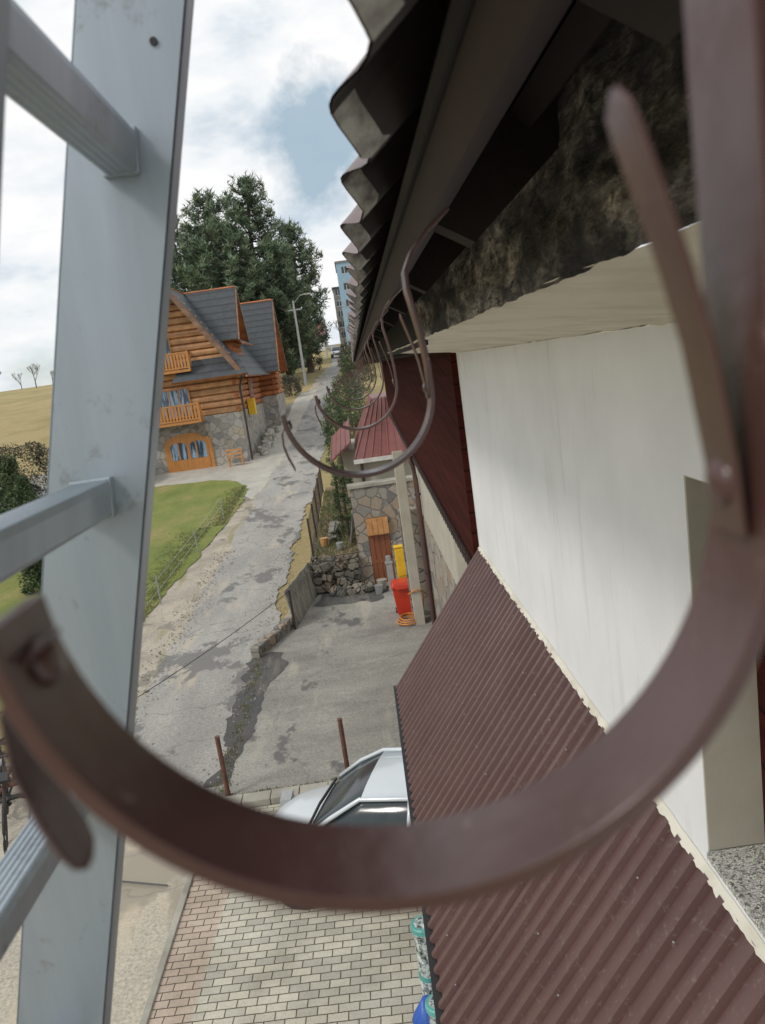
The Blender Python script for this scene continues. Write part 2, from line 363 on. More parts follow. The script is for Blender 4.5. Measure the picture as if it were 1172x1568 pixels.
# ---------------------------------------------------------------- gutter brackets
def strap(mb,path,w,t,y0,mi=0,roundend=False):
    path=[Vector((p[0],0,p[1])) for p in path]; k=len(path); vs=[]
    for i,p in enumerate(path):
        tg=(path[min(i+1,k-1)]-path[max(i-1,0)]).normalized(); n=Vector((-tg.z,0,tg.x))
        ww=w
        if roundend:
            dd=(path[-1]-p).length
            if dd<w/2: ww=w*max(.25,math.sqrt(max(0,1-((w/2-dd)/(w/2))**2)))
        yc=y0+w/2
        for a,b in((-1,-1),(1,-1),(1,1),(-1,1)):
            q=p+n*(b*t/2); vs.append((q.x,yc+a*ww/2,q.z))
    fs=[(i*4+j,i*4+(j+1)%4,(i+1)*4+(j+1)%4,(i+1)*4+j) for i in range(k-1) for j in range(4)]
    fs+=[(3,2,1,0),((k-1)*4,(k-1)*4+1,(k-1)*4+2,(k-1)*4+3)]
    mb.add(vs,fs,mi)
def dome(mb,c,axis,r,h,mi=0):
    c=Vector(c);axis=Vector(axis).normalized();a=axis.cross(Vector((0,1,0))).normalized();b=axis.cross(a);vs=[]
    rings=[(1,0),(.95,.4),(.7,.8),(.35,.97)]
    for rr,hh in rings:
        for j in range(14):
            w=j/14*6.2832; vs.append(c+(a*math.cos(w)+b*math.sin(w))*r*rr+axis*h*hh)
    vs.append(c+axis*h)
    fs=[(i*14+j,i*14+(j+1)%14,(i+1)*14+(j+1)%14,(i+1)*14+j) for i in range(3) for j in range(14)]+[(42+j,42+(j+1)%14,56) for j in range(14)]
    mb.add(vs,fs,mi)
def bracket(y,first=False):
    mb=MB(); r=.079; cz=-.033 if first else -.036
    a0=math.radians(192); a1=math.radians(360)
    path=[(-.0785,-.040)]+[(r*math.cos(a0+(a1-a0)*i/40),cz+r*math.sin(a0+(a1-a0)*i/40)) for i in range(41)]
    if first: path+=[(.0795,-.01),(.0795,.02),(.079,.05),(.079,.08),(.082,.105),(.092,.128),(.108,.142),(.13,.150)]
    else: path+=[(.0785,-.01),(.0755,.02),(.071,.045),(.067,.068),(.067,.085),(.076,.103),(.094,.122),(.118,.140)]
    w=.0265; strap(mb,path,w,.0042,0)
    strap(mb,[(.0745,-.045),(.0735,-.03),(.070,-.005),(.066,.012),(.062,.026),(.059,.036),(.0575,.041),(.057,.045)],.0145,.0014,.006,roundend=True)
    strap(mb,[(-.0725,-.047),(-.077,-.052),(-.0825,-.060),(-.083,-.073),(-.080,-.086),(-.077,-.094),(-.0755,-.098),(-.075,-.101)],.015,.0014,.007,roundend=True)
    dome(mb,(.0738,.0135,-.034),(-1,0,0),.0055,.0028)
    dome(mb,(-.0738,.0145,-.052),(1,0,.2),.0055,.0028)
    o=mb.obj('gutter_bracket',[M_brown],smooth=True)
    b=o.modifiers.new('b','BEVEL'); b.width=.0008; b.segments=2; b.limit_method='ANGLE'
    es=o.modifiers.new('w','WEIGHTED_NORMAL')
    o.location=(0,y,U(-.003,.003) if not first else 0); o.rotation_euler=(0,0,U(-.06,.06) if not first else 0)
    return o
ymid=[.1435,.80,1.48]+[1.48+.66*i for i in range(1,30)]
for i,y in enumerate(ymid): bracket(y,i==0)

# ---------------------------------------------------------------- ladder
lad=empty('aluminium_ladder')
LS=.28
lean=math.atan(LS); A=Vector((math.sin(lean),0,math.cos(lean)))
B=Vector((math.cos(lean),0,-math.sin(lean)))
MR=Matrix((B,Vector((0,1,0)),A)).transposed()
def railc(z): return Vector((-.1685+LS*z,0,z))-B*.0425
def rail(name,y0,y1,inner):
    mb=MB(); zt=.46; zb=-5.96; c=(railc(zt)+railc(zb))/2; Ln=(railc(zt)-railc(zb)).length
    web=.003
    yw=y0 if inner<0 else y1-web
    mb.obox((c.x,yw+web/2,c.z),(.085,web,Ln),MR)
    for s in(-1,1): mb.obox(Vector((c.x,(y0+y1)/2,c.z))+B*(s*(.0425-.0015)),(.003,y1-y0,Ln),MR)
    o=mb.obj(name,[M_alu],lad,bevel=.0012)
rail('far_rail',.660,.686,-1)
rail('near_rail',.338,.364,1)
mb=MB(); zr=.179
while zr>-5.8:
    c=railc(zr); w,h=.032,.030
    top=[(-w/2+ w*i/12, h/2+(.0016 if i%2 else 0)) for i in range(13)]
    bot=[(w*.36-w*.72*i/8,-h/2-(.0014 if i%2 else 0)) for i in range(9)]
    poly=top+[(w/2+.001,h/2-.006),(w*.42,-h/2+.003)]+bot+[(-w*.42,-h/2+.003),(-w/2-.001,h/2-.006)]
    mb.prism([(c.x+p[0],c.z+p[1]) for p in poly],'y',.3635,.6605)
    for ya,yb,s in((.652,.6598,1.12),(.3642,.371,1.12)):
        mb.prism([(c.x+p[0]*s,c.z+p[1]*s) for p in ((-w/2,h/2+.001),(w/2,h/2+.001),(w*.40,-h/2),(-w*.40,-h/2))],'y',ya,yb)
    zr-=.27
mb.obj('rungs',[M_alu],lad,bevel=.0008)
mb=MB()
for z,dx in ((.30,.02),(.295,-.02),(.262,.02),(.40,.0)):
    c=railc(z)+B*dx; mb.prism([(c.x+.0032*math.cos(a*.5236),c.z+.0032*math.sin(a*.5236)) for a in range(12)],'y',.6585,.6599)
mb.obj('rail_holes',[M_black],lad)

# ---------------------------------------------------------------- white house (ours)
H=empty('white_house')
XW=1.0
mb=MB()
mb.box(XW,1.35,2.4,7.46,-6.05,.0)
mb.box(XW,1.35,.9,2.4,-.48,0)
mb.box(XW,1.35,-4,.9,-6.05,0)
mb.box(XW,1.35,.9,2.4,-6.05,-1.86)
mb.obj('wall',[M_white],H)
mb=MB(); mb.box(1.002,1.22,2.392,2.402,-1.83,-.48); mb.box(1.002,1.22,.9,.908,-1.83,-.48); mb.box(1.002,1.22,.908,2.392,-.484,-.474)
mb.obj('window_reveal',[M_beige],H)
mb=MB(); mb.box(1.20,1.26,.908,2.391,-1.83,-1.75);mb.box(1.20,1.26,.908,2.391,-.57,-.485);mb.box(1.20,1.26,2.31,2.391,-1.75,-.57);mb.box(1.20,1.26,.908,.99,-1.75,-.57);mb.box(1.20,1.26,1.6,1.68,-1.75,-.57)
mb.obj('window_frame',[M_clad],H)
mb=MB(); mb.box(1.23,1.235,.99,2.31,-1.75,-.57); mb.obj('window_pane',[M_glass],H)
mb=MB(); mb.box(.99,1.2,.905,2.39,-1.858,-1.832); mb.obj('window_sill',[M_peb],H)
mb=MB(); n=120
vs=[];fs=[]
for i in range(n+1):
    y=-1+8.4*i/n
    for j,(x,z) in enumerate(((.345,.092),(.36,.086),(.6,.056),(.9,.018),(1.02,.0-.012*noise.noise(Vector((y*7,2,2))))) ):
        vs.append((x,y,z+.006*noise.noise(Vector((x*4,y*3,1)))))
for i in range(n):
    for j in range(4): fs.append((i*5+j,i*5+j+1,i*5+6+j,i*5+5+j))
mb.add(vs,fs); mb.obj('soffit',[M_cream],H,smooth=True)
mb=MB(); vs=[];fs=[];ny,nz=240,28
for i in range(ny+1):
    y=-.6+4.5*i/ny
    for j in range(nz+1):
        z=.088+.36*j/nz
        d=.014*noise.noise(Vector((y*5,z*9,0)))+.007*noise.noise(Vector((y*14,z*28,4)))
        if j==0: z+=.005*noise.noise(Vector((y*9,0,7)))+.003*noise.noise(Vector((y*30,0,7)))
        vs.append((.342+d+ .05*(z-.088),y,z))
for i in range(ny):
    for j in range(nz): a=i*(nz+1)+j; fs.append((a,a+1,a+nz+2,a+nz+1))
mb.add(vs,fs); mb.box(.36,.6,3.84,3.9,.10,.44)
mb.obj('cornice',[M_mold],H)
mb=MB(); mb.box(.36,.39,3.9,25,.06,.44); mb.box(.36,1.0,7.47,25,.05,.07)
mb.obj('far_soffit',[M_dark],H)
mb=MB()
mb.add([(.94,7.47,-2.13),(.94,25,-1.45),(.94,25,.06),(.94,7.47,.06)],[(0,1,2,3)])
mb.add([(.94,7.47,-2.13),(.94,7.47,.06),(1.0,7.47,.06),(1.0,7.47,-2.13)],[(0,1,2,3)])
mb.obj('cladding',[M_clad],H)
mb=MB()
for i in range(90):
    y=7.5+i*.19; z=-2.13+(y-7.47)*.0388
    mb.obox((.915,y,z-.01),(.06,.12,.055),Matrix.Rotation(.25,3,'X'))
mb.box(.90,.93,7.47,25,-1.9,-1.88)
mb.v[-8:]=[(x,y,(-2.12 if y<10 else -1.44)+(.03 if z>-1.89 else 0)) for x,y,z in mb.v[-8:]]
mb.obj('cladding_drip_edge',[M_pipe],H)
# tin tile roof: gentle rise then quick drop in every tile width
SL=math.radians(40)
EX,EZ=.034,.168
per=.25; Y0=-.554;Y1=25.5
TS=[(0,0),(.10,.002),(.22,.008),(.36,.017),(.50,.026),(.62,.0325),(.72,.036),(.79,.035),(.85,.027),(.91,.012),(.96,.003)]
ysr=[]
y=Y0; kk=0
while y<Y1:
    for t,h in TS: ysr.append((y+t*per,h,kk,t))
    y+=per; kk+=1
def sheet(us,off,st):
    vs=[];fs=[];ms=[]
    for (y,h0,ki,t) in ysr:
        h=h0+off
        ed0=.014*noise.noise(Vector((ki*3.7,0,3)))
        for j,u in enumerate(us):
            s=st*(1 if j in(2,4) else 0)
            ed=ed0 if j<2 else 0
            vs.append((EX+(u+ed)*math.cos(SL)-(h+s)*math.sin(SL),y,EZ+(u+ed)*math.sin(SL)+(h+s)*math.cos(SL)))
    k=len(us)
    for i in range(len(ysr)-1):
        for j in range(k-1): 
            a=i*k+j; fs.append((a,a+1,a+k+1,a+k)); ms.append(1 if (ysr[i][3]>=.79 and j==0) else 0)
    return vs,fs,ms
mb=MB(); v_,f_,m_=sheet([0,.02,.35,.352,.70,.702,1.6],0,.012); mb.add(v_,f_); mb.obj('tin_roof',[M_roofbrown],H)
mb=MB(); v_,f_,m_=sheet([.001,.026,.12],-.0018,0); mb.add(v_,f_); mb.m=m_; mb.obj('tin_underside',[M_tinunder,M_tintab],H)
def along(u,v): return (EX+u*math.cos(SL)-v*math.sin(SL),EZ+u*math.sin(SL)+v*math.cos(SL))
mb=MB()
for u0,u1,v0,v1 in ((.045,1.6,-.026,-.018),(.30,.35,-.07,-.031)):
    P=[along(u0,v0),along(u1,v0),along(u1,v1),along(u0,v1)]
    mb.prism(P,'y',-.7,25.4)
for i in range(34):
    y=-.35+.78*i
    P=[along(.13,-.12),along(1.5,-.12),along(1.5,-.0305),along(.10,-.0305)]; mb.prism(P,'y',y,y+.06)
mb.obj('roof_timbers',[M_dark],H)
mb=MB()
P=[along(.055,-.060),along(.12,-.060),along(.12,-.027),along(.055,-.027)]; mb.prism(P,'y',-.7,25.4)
mb.obj('eave_batten',[M_batten],H)
# lower brown roof
mb=MB(); pr=.115; prof=[(0,0),(.36,0),(.46,.026),(.74,.026),(.84,0)]
P0=Vector((1.0,0,-1.93));P1=Vector((-.01,0,-3.26)); D=(P1-P0); Ld=D.length; D.normalize(); Nn=Vector((-D.z,0,D.x))
if Nn.z<0: Nn=-Nn
def lroof(a,b,y0,y1,off):
    vs=[];fs=[];yr=[]
    y=y0
    while y<y1:
        for t,h in prof:
            if y+t*pr<=y1: yr.append((y+t*pr,h))
        y+=pr
    yr.append((y1,0))
    for yy,h in yr:
        for u in(a,(a+b)/2,b):
            w=P0+D*u+Nn*(h+off+.003*noise.noise(Vector((u*2,yy*1.5,0)))); vs.append((w.x,yy,w.z))
    for i in range(len(yr)-1):
        for j in range(2): q=i*3+j; fs.append((q,q+1,q+4,q+3))
    mb.add(vs,fs)
y=-1.2
k=0
while y<7.4:
    y2=min(y+1.15,7.42); lroof(0,Ld,y,y2,.0025*(k%2)+.002); y=y2-.02 if y2<7.42 else 9; k+=1
mb.obj('lower_roof',[M_roofbrown],H)
mb=MB()
mb.box(-.055,-.012,-1.2,7.44,-3.36,-3.25)
mb.obj('roof_edge_trim',[M_black],H)
mb=MB()
for i in range(0,74,3):
    yy=-1.2+i*pr+.6*pr
    for u in(.25,.85,1.5):
        w=P0+D*u+Nn*.031; mb.tube([(w.x,yy,w.z),(w.x-.003,yy,w.z+.003)],[.005,.003],6)
mb.obj('roof_screws',[M_galv],H)
mb=MB(); vs=[];fs=[];n2=420
for i in range(n2+1):
    y=-1+8.4*i/n2; j1=.006+.020*noise.noise(Vector((y*9,0,2)))+.010*noise.noise(Vector((y*33,0,5)))
    q=P0+D*(j1+.004)+Nn*.029
    vs+=[(.998,y,-1.892+.012*noise.noise(Vector((y*9,3,3)))),(.990-j1*.3,y,-1.904),(q.x,y,q.z)]
for i in range(n2):
    for j in range(2): q=i*3+j; fs.append((q,q+1,q+4,q+3))
mb.add(vs,fs); mb.obj('flashing_mortar',[M_cream],H)
mb=MB(); mb.box(.97,1.35,9.6,17.0,-3.05,-1.5); mb.obj('ground_floor_render',[M_beige],H)
mb=MB(); mb.box(.96,1.35,9.6,17.01,-6.05,-3.05); mb.box(.55,1.3,17.02,17.3,-6.05,-3.3); mb.obj('ground_floor_stone',[M_stone],H)
mb=MB(); mb.box(.58,.80,16.5,16.75,-6.05,-1.9); mb.obj('concrete_pillar',[M_beige],H,bevel=.01)
mb=MB(); mb.tube([(.80,14.8,-1.7),(.88,14.8,-2.0),(.90,14.8,-2.3),(.90,14.8,-5.7),(.84,14.8,-5.85)],.05,10)
mb.obj('drain_pipe',[M_brown],H,smooth=True)
mb=MB(); 
for z in(-2.6,-4.2): mb.box(.84,.97,14.76,14.84,z,z+.03)
mb.obj('pipe_clamps',[M_pipe],H)

# ---------------------------------------------------------------- stone gate wall with door
W=empty('stone_outbuilding')
mb=MB(); 
mb.box(-.55,-.24,20,20.4,-6,-3.1); mb.box(.34,1.3,20,20.4,-6,-3.1); mb.box(-.24,.34,20,20.4,-3.95,-3.1)
mb.obj('stone_wall',[M_stone],W)
mb=MB(); mb.box(-.60,1.3,19.96,20.44,-3.1,-3.02); mb.obj('coping',[M_conc],W)
mb=MB(); mb.box(-.24,.34,20.03,20.08,-5.8,-4.42)
for i in range(4): mb.box(-.235+i*.145,-.235+i*.145+.13,20.015,20.03,-5.78,-4.44)
mb.box(-.24,.34,20.005,20.015,-5.2,-5.1); mb.box(.24,.28,19.97,20.005,-5.05,-4.95)
mb.obj('door',[M_brdoor],W)
mb=MB(); mb.box(-.24,.34,19.9,20.06,-4.41,-3.96); 
for i in range(4): mb.box(-.23+i*.145,-.23+i*.145+.13,19.885,19.9,-4.39,-3.98)
mb.obj('wood_box',[M_ltwood],W)
RH=empty('red_roofed_house')
mb=MB(); mb.box(-.15,1.6,22.6,30,-5.8,-2.45); mb.box(-.75,-.16,25,29,-5.6,-2.6); mb.obj('walls',[M_beige],RH)
mb=MB(); mb.slab([(-.32,22.1,-2.6),(1.9,22.1,-2.6),(1.4,25,-1.05),(.45,25,-1.05)],.05); mb.slab([(-.32,22.1,-2.6),(.45,25,-1.05),(.45,29,-1.05),(-.32,30.4,-2.6)],.05)
mb.slab([(.45,25,-1.05),(1.4,25,-1.05),(1.4,29,-1.05),(.45,29,-1.05)],.05)
for i in range(10):
    t=i/9; a=Vector((-.32+2.22*t,22.1,-2.6));b=Vector((.45+.95*t,25,-1.05)); mb.tube([a+Vector((0,0,.02)),b+Vector((0,0,.02))],.018,5)
mb.slab([(-1.1,24.0,-2.75),(-.42,24.0,-2.25),(-.42,27.5,-1.75),(-1.1,27.5,-2.3)],.05)
for i in range(5):
    t=i/4; mb.tube([(-1.1+.68*t,24.0,-2.73+.5*t),(-1.1+.68*t,27.5,-2.28+.55*t)],.018,5)
mb.obj('roof',[M_redroof],RH)
mb=MB(); mb.box(-.36,1.9,22.05,22.11,-2.72,-2.60); mb.obj('eave_board',[M_wframe],RH)
mb=MB(); mb.tube([(-.15,22.5,-2.6),(-.15,22.5,-5.7)],.05,8); mb.tube([(-1.05,24.05,-2.8),(-1.05,24.05,-4.8)],.04,8); mb.obj('porch_post',[M_pipe],RH)
T=empty('retaining_wall')
mb=MB()
for i in range(190):
    x=U(-1.8,-.6); z=U(-5.85,-4.85); s=U(.06,.13)
    mb.obox((x,19.95+U(-.1,.12),z),(s*2.2,s*1.8,s*1.5),Matrix.Rotation(U(-.4,.4),3,'Y')@Matrix.Rotation(U(-.4,.4),3,'Z'))
for i in range(60):
    x=U(-1.4,-.3); s=U(.05,.11)
    mb.obox((x,19.6+U(-.25,.2),-5.78+R()*.15),(s*2,s*1.8,s*1.3),Matrix.Rotation(U(-1,1),3,'Y')@Matrix.Rotation(U(-1,1),3,'Z'))
mb.obj('stones',[M_stone_d],T,bevel=.02)
mb=MB(); mb.box(-1.8,-.56,20.0,20.3,-6,-4.86); mb.box(-1.85,-1.7,20.0,31,-6,-4.80); mb.obj('wall_core',[M_stone_d],T)
mb=MB(); mb.add([(-1.8,20.1,-4.84),(-.56,20.1,-4.84),(-.56,31,-4.6),(-1.8,31,-4.6)],[(0,1,2,3)]); mb.obj('terrace_ground',[M_yard])
mb=MB()
for i in range(900):
    x=U(-1.8,-.6); y=U(20.1,30); tuft(mb,x,y,-4.83+(y-20)*.022,U(.05,.18),4,random.choice([0,1]),.1)
mb.obj('terrace_weeds',[M_tuft,BROWNB[2]],recalc=False)
# stacked boards, pots and buckets left about the yard
mb=MB()
for i in range(7):
    mb.obox((-1.25+U(-.06,.06),22.3+U(-.2,.2),-4.76+.045*i),(.16,1.5,.035),Matrix.Rotation(U(-.12,.12),3,'Z'))
for i in range(4): mb.obox((-.70+.02*i,21.0+.16*i,-4.45),(.03,.14,1.0),Matrix.Rotation(.2,3,'Y'))
mb.obj('stacked_boards',[M_grey])
mb=MB()
for x,y,z,r,m_ in ((-1.5,21.2,-4.80,.12,0),(-1.05,20.6,-4.82,.10,1),(-.95,24.2,-4.74,.13,0),(-.05,19.5,-5.78,.13,2),(-.15,19.15,-5.78,.11,1)):
    mb.tube([(x,y,z),(x,y,z+r*1.9),(x,y,z+r*2.0)],[r*.75,r,r*1.08],12,m_)
mb.obj('flower_pots',[M_ltwood,M_galv,M_conc])
FE=empty('mesh_fence'); mb=MB()
pts=[(-1.78,20.2),(-1.8,22.5),(-1.85,25),(-1.9,28),(-1.95,31.5)]
for x,y in pts: mb.tube([(x,y,-4.85),(x,y,-3.75)],.028,6)
for (x,y),(x2,y2) in zip(pts,pts[1:]):
    for z in(-4.6,-3.85): mb.tube([(x,y,z),(x2,y2,z+.05)],.010,4)
    nn=int((y2-y)/.12)
    for j in range(nn): t=j/nn; mb.tube([(x+(x2-x)*t,y+(y2-y)*t,-4.8),(x+(x2-x)*t,y+(y2-y)*t,-3.85)],.0035,3,cap=False)
mb.obj('posts_and_mesh',[M_pipe],FE)
G=empty('wooden_gate'); mb=MB()
a=Vector((-2.28,17.4,0));b=Vector((-1.86,20.0,0)); d=(b-a).normalized(); ang=math.atan2(d.y,d.x); RZ=Matrix.Rotation(ang,3,'Z')@Matrix.Rotation(-.16,3,'X'); Lg=(b-a).length
nb=17
for i in range(nb):
    c=a+d*(Lg*(i+.5)/nb); c.z=-5.36+U(-.02,.02); mb.obox(c,(Lg/nb-.03,.022,.92),RZ@Matrix.Rotation(U(-.015,.015),3,'Y'))
for z in(-5.66,-5.08): c=(a+b)/2;c.z=z; mb.obox(c+RZ@Vector((0,.03,0)),(Lg,.04,.09),RZ)
mb.obj('planks',[M_grey],G)
mb=MB()
for p in (a,b): mb.tube([(p.x+.05,p.y,-6),(p.x+.05,p.y,-4.85)],.03,8)
mb.obj('gate_posts',[M_pipe],G)
mb=MB()
a2=Vector((-3.0,15.9,0)); b2=Vector((-2.40,17.5,0));b3=Vector((-2.08,20.2,0))
for p,q in((a2,b2),(b2,b3)):
    dd=(q-p);nn=int(dd.length/.25)
    for i in range(nn):
        c=p+dd*((i+.5)/nn);c.z=-5.80+U(-.03,.03); mb.obox(c,(.25,.22,.42),Matrix.Rotation(math.atan2(dd.y,dd.x)+U(-.1,.1),3,'Z'))
mb.obj('low_stone_wall',[M_stone],None,bevel=.03)
for i,(x,y,zt,lx) in enumerate(((-2.75,10.55,-5.0,-.0),(-.95,10.75,-5.1,0.0))):
    mb=MB(); mb.tube([(x,y,-6),(x+lx,y,zt)],.036,8); mb.box(x-.06,x+.06,y-.06,y+.06,-5.97,-5.955); mb.tube([(x,y,zt),(x,y,zt+.01)],.04,8)
    mb.obj('rusty_post',[M_rust],smooth=False)
mb=MB(); cx,cy=.40,17.35
def taper(mb,cx,cy,z0,z1,a0,b0,a1,b1,mi=0):
    mb.add([(cx-a0,cy-b0,z0),(cx+a0,cy-b0,z0),(cx+a0,cy+b0,z0),(cx-a0,cy+b0,z0),(cx-a1,cy-b1,z1),(cx+a1,cy-b1,z1),(cx+a1,cy+b1,z1),(cx-a1,cy+b1,z1)],
      [(0,3,2,1),(4,5,6,7),(0,1,5,4),(1,2,6,5),(2,3,7,6),(3,0,4,7)],mi)
taper(mb,cx,cy,-5.78,-5.12,.17,.18,.23,.24); mb.box(cx-.25,cx+.25,cy-.27,cy+.26,-5.12,-5.07); taper(mb,cx,cy,-5.07,-5.0,.24,.25,.2,.2)
mb.box(cx-.15,cx+.15,cy-.30,cy-.27,-5.14,-5.10)
for s in(-1,1): mb.tube([(cx+s*.19-.02,cy+.2,-5.78),(cx+s*.19+.02,cy+.2,-5.78)],.08,12,1)
mb.obj('red_rubbish_bin',[M_red,M_black],bevel=.015)
mb=MB(); mb.box(.36,.64,17.9,18.1,-5.1,-4.35); mb.box(.38,.62,17.885,17.9,-5.05,-4.40,0); mb.box(.42,.46,17.93,18.0,-5.85,-5.1,1); mb.box(.54,.58,17.93,18.0,-5.85,-5.1,1); mb.box(.35,.65,17.88,18.12,-4.35,-4.32,0)
mb.obj('yellow_gas_box',[M_yellow,M_galv],bevel=.01)
mb=MB(); 
path=[(.46+.3*math.cos(t*.5)*(1-.01*t),16.75+.28*math.sin(t*.5),-5.83+.004*t) for t in range(40)]+[(.8,16.6,-5.5),(.85,16.5,-5.1),(.7,16.45,-5.0),(.5,16.5,-5.1)]
mb.tube(path,.017,6); mb.obj('garden_hose',[M_orange],smooth=True)
mb=MB(); mb.box(.12,.28,19.2,19.35,-5.8,-5.05); mb.box(.10,.30,19.18,19.37,-5.05,-5.0); mb.tube([(.20,19.28,-5),(.20,19.28,-4.85)],.07,10); mb.obj('gas_meter',[M_galv],bevel=.01)

# ---------------------------------------------------------------- car
def car(name,loc,heading,paint,z,sc=1):
    E=empty(name)
    mb=MB()
    st=[(2.02,.30,.50,.55),(1.98,.24,.62,.70),(1.80,.20,.72,.80),(1.5,.19,.82,.84),(1.15,.19,.90,.855),(.9,.19,.96,.86),(.3,.19,.98,.865),(-.5,.19,1.0,.865),(-1.3,.19,1.02,.86),(-1.75,.2,1.02,.82),(-1.98,.26,.95,.74),(-2.03,.32,.6,.66)]
    vs=[];k=11
    for x,zl,zt,w in st:
        half=[(0,zt+.02),(w*.5,zt+.012),(w*.86,zt-.03),(w*.97,zt-.12),(w,(zl+zt)/2),(w*.96,zl+.05)]
        pts=[(-y,zz) for y,zz in half[::-1]]+[(y,zz) for y,zz in half[1:]]
        vs+=[(x,y,zz) for y,zz in pts]
    n=len(st)
    fs=[(i*k+j,i*k+j+1,(i+1)*k+j+1,(i+1)*k+j) for i in range(n-1) for j in range(k-1)]
    fs+=[tuple(range(k)),tuple(range((n-1)*k,n*k))]+[(i*k,i*k+k-1,(i+1)*k+k-1,(i+1)*k) for i in range(n-1)]
    mb.add(vs,fs); o=mb.obj('body',[paint],E,smooth=True); s=o.modifiers.new('s','SUBSURF'); s.levels=2;s.render_levels=2
    Bf,Tf,Tr,Br=1.08,.30,-1.30,-1.86; zb,zt=.95,1.46
    def ring(x,ztop,wb,wt):
        return [(x,-wb,zb),(x,-(wb+wt)/2-.02,(zb+ztop)/2),(x,-wt,ztop-.03),(x,-wt*.55,ztop),(x,0,ztop+.008),(x,wt*.55,ztop),(x,wt,ztop-.03),(x,(wb+wt)/2+.02,(zb+ztop)/2),(x,wb,zb)]
    secs=[(Bf,zb+.02,.74,.70),((Bf+Tf)/2,zb+.30,.77,.66),(Tf,zt,.79,.60),(-.5,zt+.03,.79,.59),(Tr,zt-.01,.78,.57),((Tr+Br)/2,zb+.28,.76,.60),(Br,zb+.02,.72,.66)]
    vs=[];
    for s_ in secs: vs+=ring(*s_)
    k=9
    mb=MB()
    for i in range(len(secs)-1):
        for j in range(k-1):
            mi=1 if (j in(2,3,4,5) and i in(2,3)) else 0
            mb.add([vs[i*k+j],vs[i*k+j+1],vs[(i+1)*k+j+1],vs[(i+1)*k+j]],[(0,1,2,3)],mi)
    bmx=bmesh.new()
    me_=bpy.data.meshes.new('cabin'); me_.from_pydata(mb.v,[],mb.f)
    for m_ in (M_glass,paint): me_.materials.append(m_)
    for p_,i_ in zip(me_.polygons,mb.m): p_.material_index=i_; p_.use_smooth=True
    bmx.from_mesh(me_); bmesh.ops.remove_doubles(bmx,verts=bmx.verts,dist=.001); bmesh.ops.recalc_face_normals(bmx,faces=bmx.faces); bmx.to_mesh(me_); bmx.free()
    o=bpy.data.objects.new('cabin',me_); COL.objects.link(o); o.parent=E
    mb=MB()
    for s in(-1,1):
        mb.tube([(Bf-.02,s*.73,zb+.02),((Bf+Tf)/2,s*.70,zb+.285),(Tf,s*.61,zt-.012),(-.5,s*.60,zt+.015),(Tr,s*.58,zt-.02),((Tr+Br)/2,s*.62,zb+.27),(Br,s*.68,zb+.02)],.030,8)
        mb.tube([(-.30,s*.80,zb),(-.33,s*.71,(zb+zt)/2),(-.35,s*.60,zt)],.030,6)
        mb.tube([(-1.1,s*.79,zb),(-1.15,s*.70,(zb+zt)/2),(-1.2,s*.58,zt)],.05,6)
        mb.obox((.80,s*.95,1.0),(.10,.18,.13),Matrix.Identity(3))
    mb.obj('pillars_and_mirrors',[paint],E,smooth=True)
    mb=MB()
    for s in(-1,1):
        for x in(1.25,-1.25):
            mb.tube([(x,s*.66,.31),(x,s*.86,.31)],.31,20,0); mb.tube([(x,s*.861,.31),(x,s*.875,.31)],.2,12,1)
        mb.obox((1.90,s*.60,.66),(.16,.28,.13),Matrix.Rotation(-s*.25,3,'Z'),1); mb.obox((-1.97,s*.68,.78),(.1,.16,.3),Matrix.Identity(3),2)
    mb.box(2.0,2.05,-.45,.45,.34,.50,0)
    mb.tube([(1.10,-.66,.965),(1.12,0,.985),(1.10,.66,.965)],.022,6,0)
    mb.tube([(1.06,-.5,.985),(.98,.1,1.03)],.008,4,0); mb.tube([(1.06,.0,.985),(.98,.6,1.02)],.008,4,0)
    mb.obj('wheels_and_lamps',[M_black,M_galv,M_red],E)
    E.location=(loc[0],loc[1],z); E.rotation_euler=(0,0,heading); E.scale=(sc,sc,sc); return E
M_carw=simple('silver_white_paint',(.60,.65,.68),(.57,.62,.65),2,.28,.1,0,coat=.8)
M_card=simple('dark_car_paint',(.03,.035,.04),None,2,.25,0,0,coat=.8)
car('parked_car',(-.20,8.24),math.radians(163),M_carw,-5.97,.89)
car('parked_car',(-13.0,42.6),math.radians(100),M_card,-4.45)
car('parked_car',(-17.5,38.5),math.radians(60),M_carw,-4.75)
car('parked_car',(-1.9,112),math.radians(-85),M_carw,1.8)

# ---------------------------------------------------------------- wrapped rolls under eave
M_wrap,nt,b=newmat('marbled_film'); v=coords(nt)
L(nt,ramp(nt,noiseN(nt,v,22,5,.7),[(.4,(.03,.04,.04)),(.5,(.35,.4,.38)),(.62,(.7,.75,.72))]),b.inputs['Base Color']); b.inputs['Roughness'].default_value=.15
M_teal=simple('teal_plastic',(.12,.42,.38),None,4,.4,0,0); M_blue=simple('blue_plastic',(.02,.10,.45),None,4,.4,0,.4,.02,8)
for (x,y,zt) in ((-.09,5.60,-4.55),(-.05,5.0,-4.75)):
    mb=MB(); mb.tube([(x,y,-5.95),(x,y,zt-.05)],.085,18,0); mb.tube([(x,y,zt-.05),(x,y,zt-.01),(x,y,zt)],[.10,.10,.09],18,1); mb.tube([(x,y,zt),(x,y,zt+.001)],.07,18,0)
    mb.tube([(x,y,zt-.5),(x,y,zt-.46)],.092,18,1)
    mb.obj('wrapped_roll',[M_wrap,M_teal],smooth=False)
mb=MB(); mb.tube([(-.18,5.3,-5.95),(-.2,5.3,-5.6),(-.16,5.32,-5.2),(-.14,5.3,-5.0)],[.12,.16,.12,.04],12); mb.obj('blue_bag',[M_blue],smooth=True)

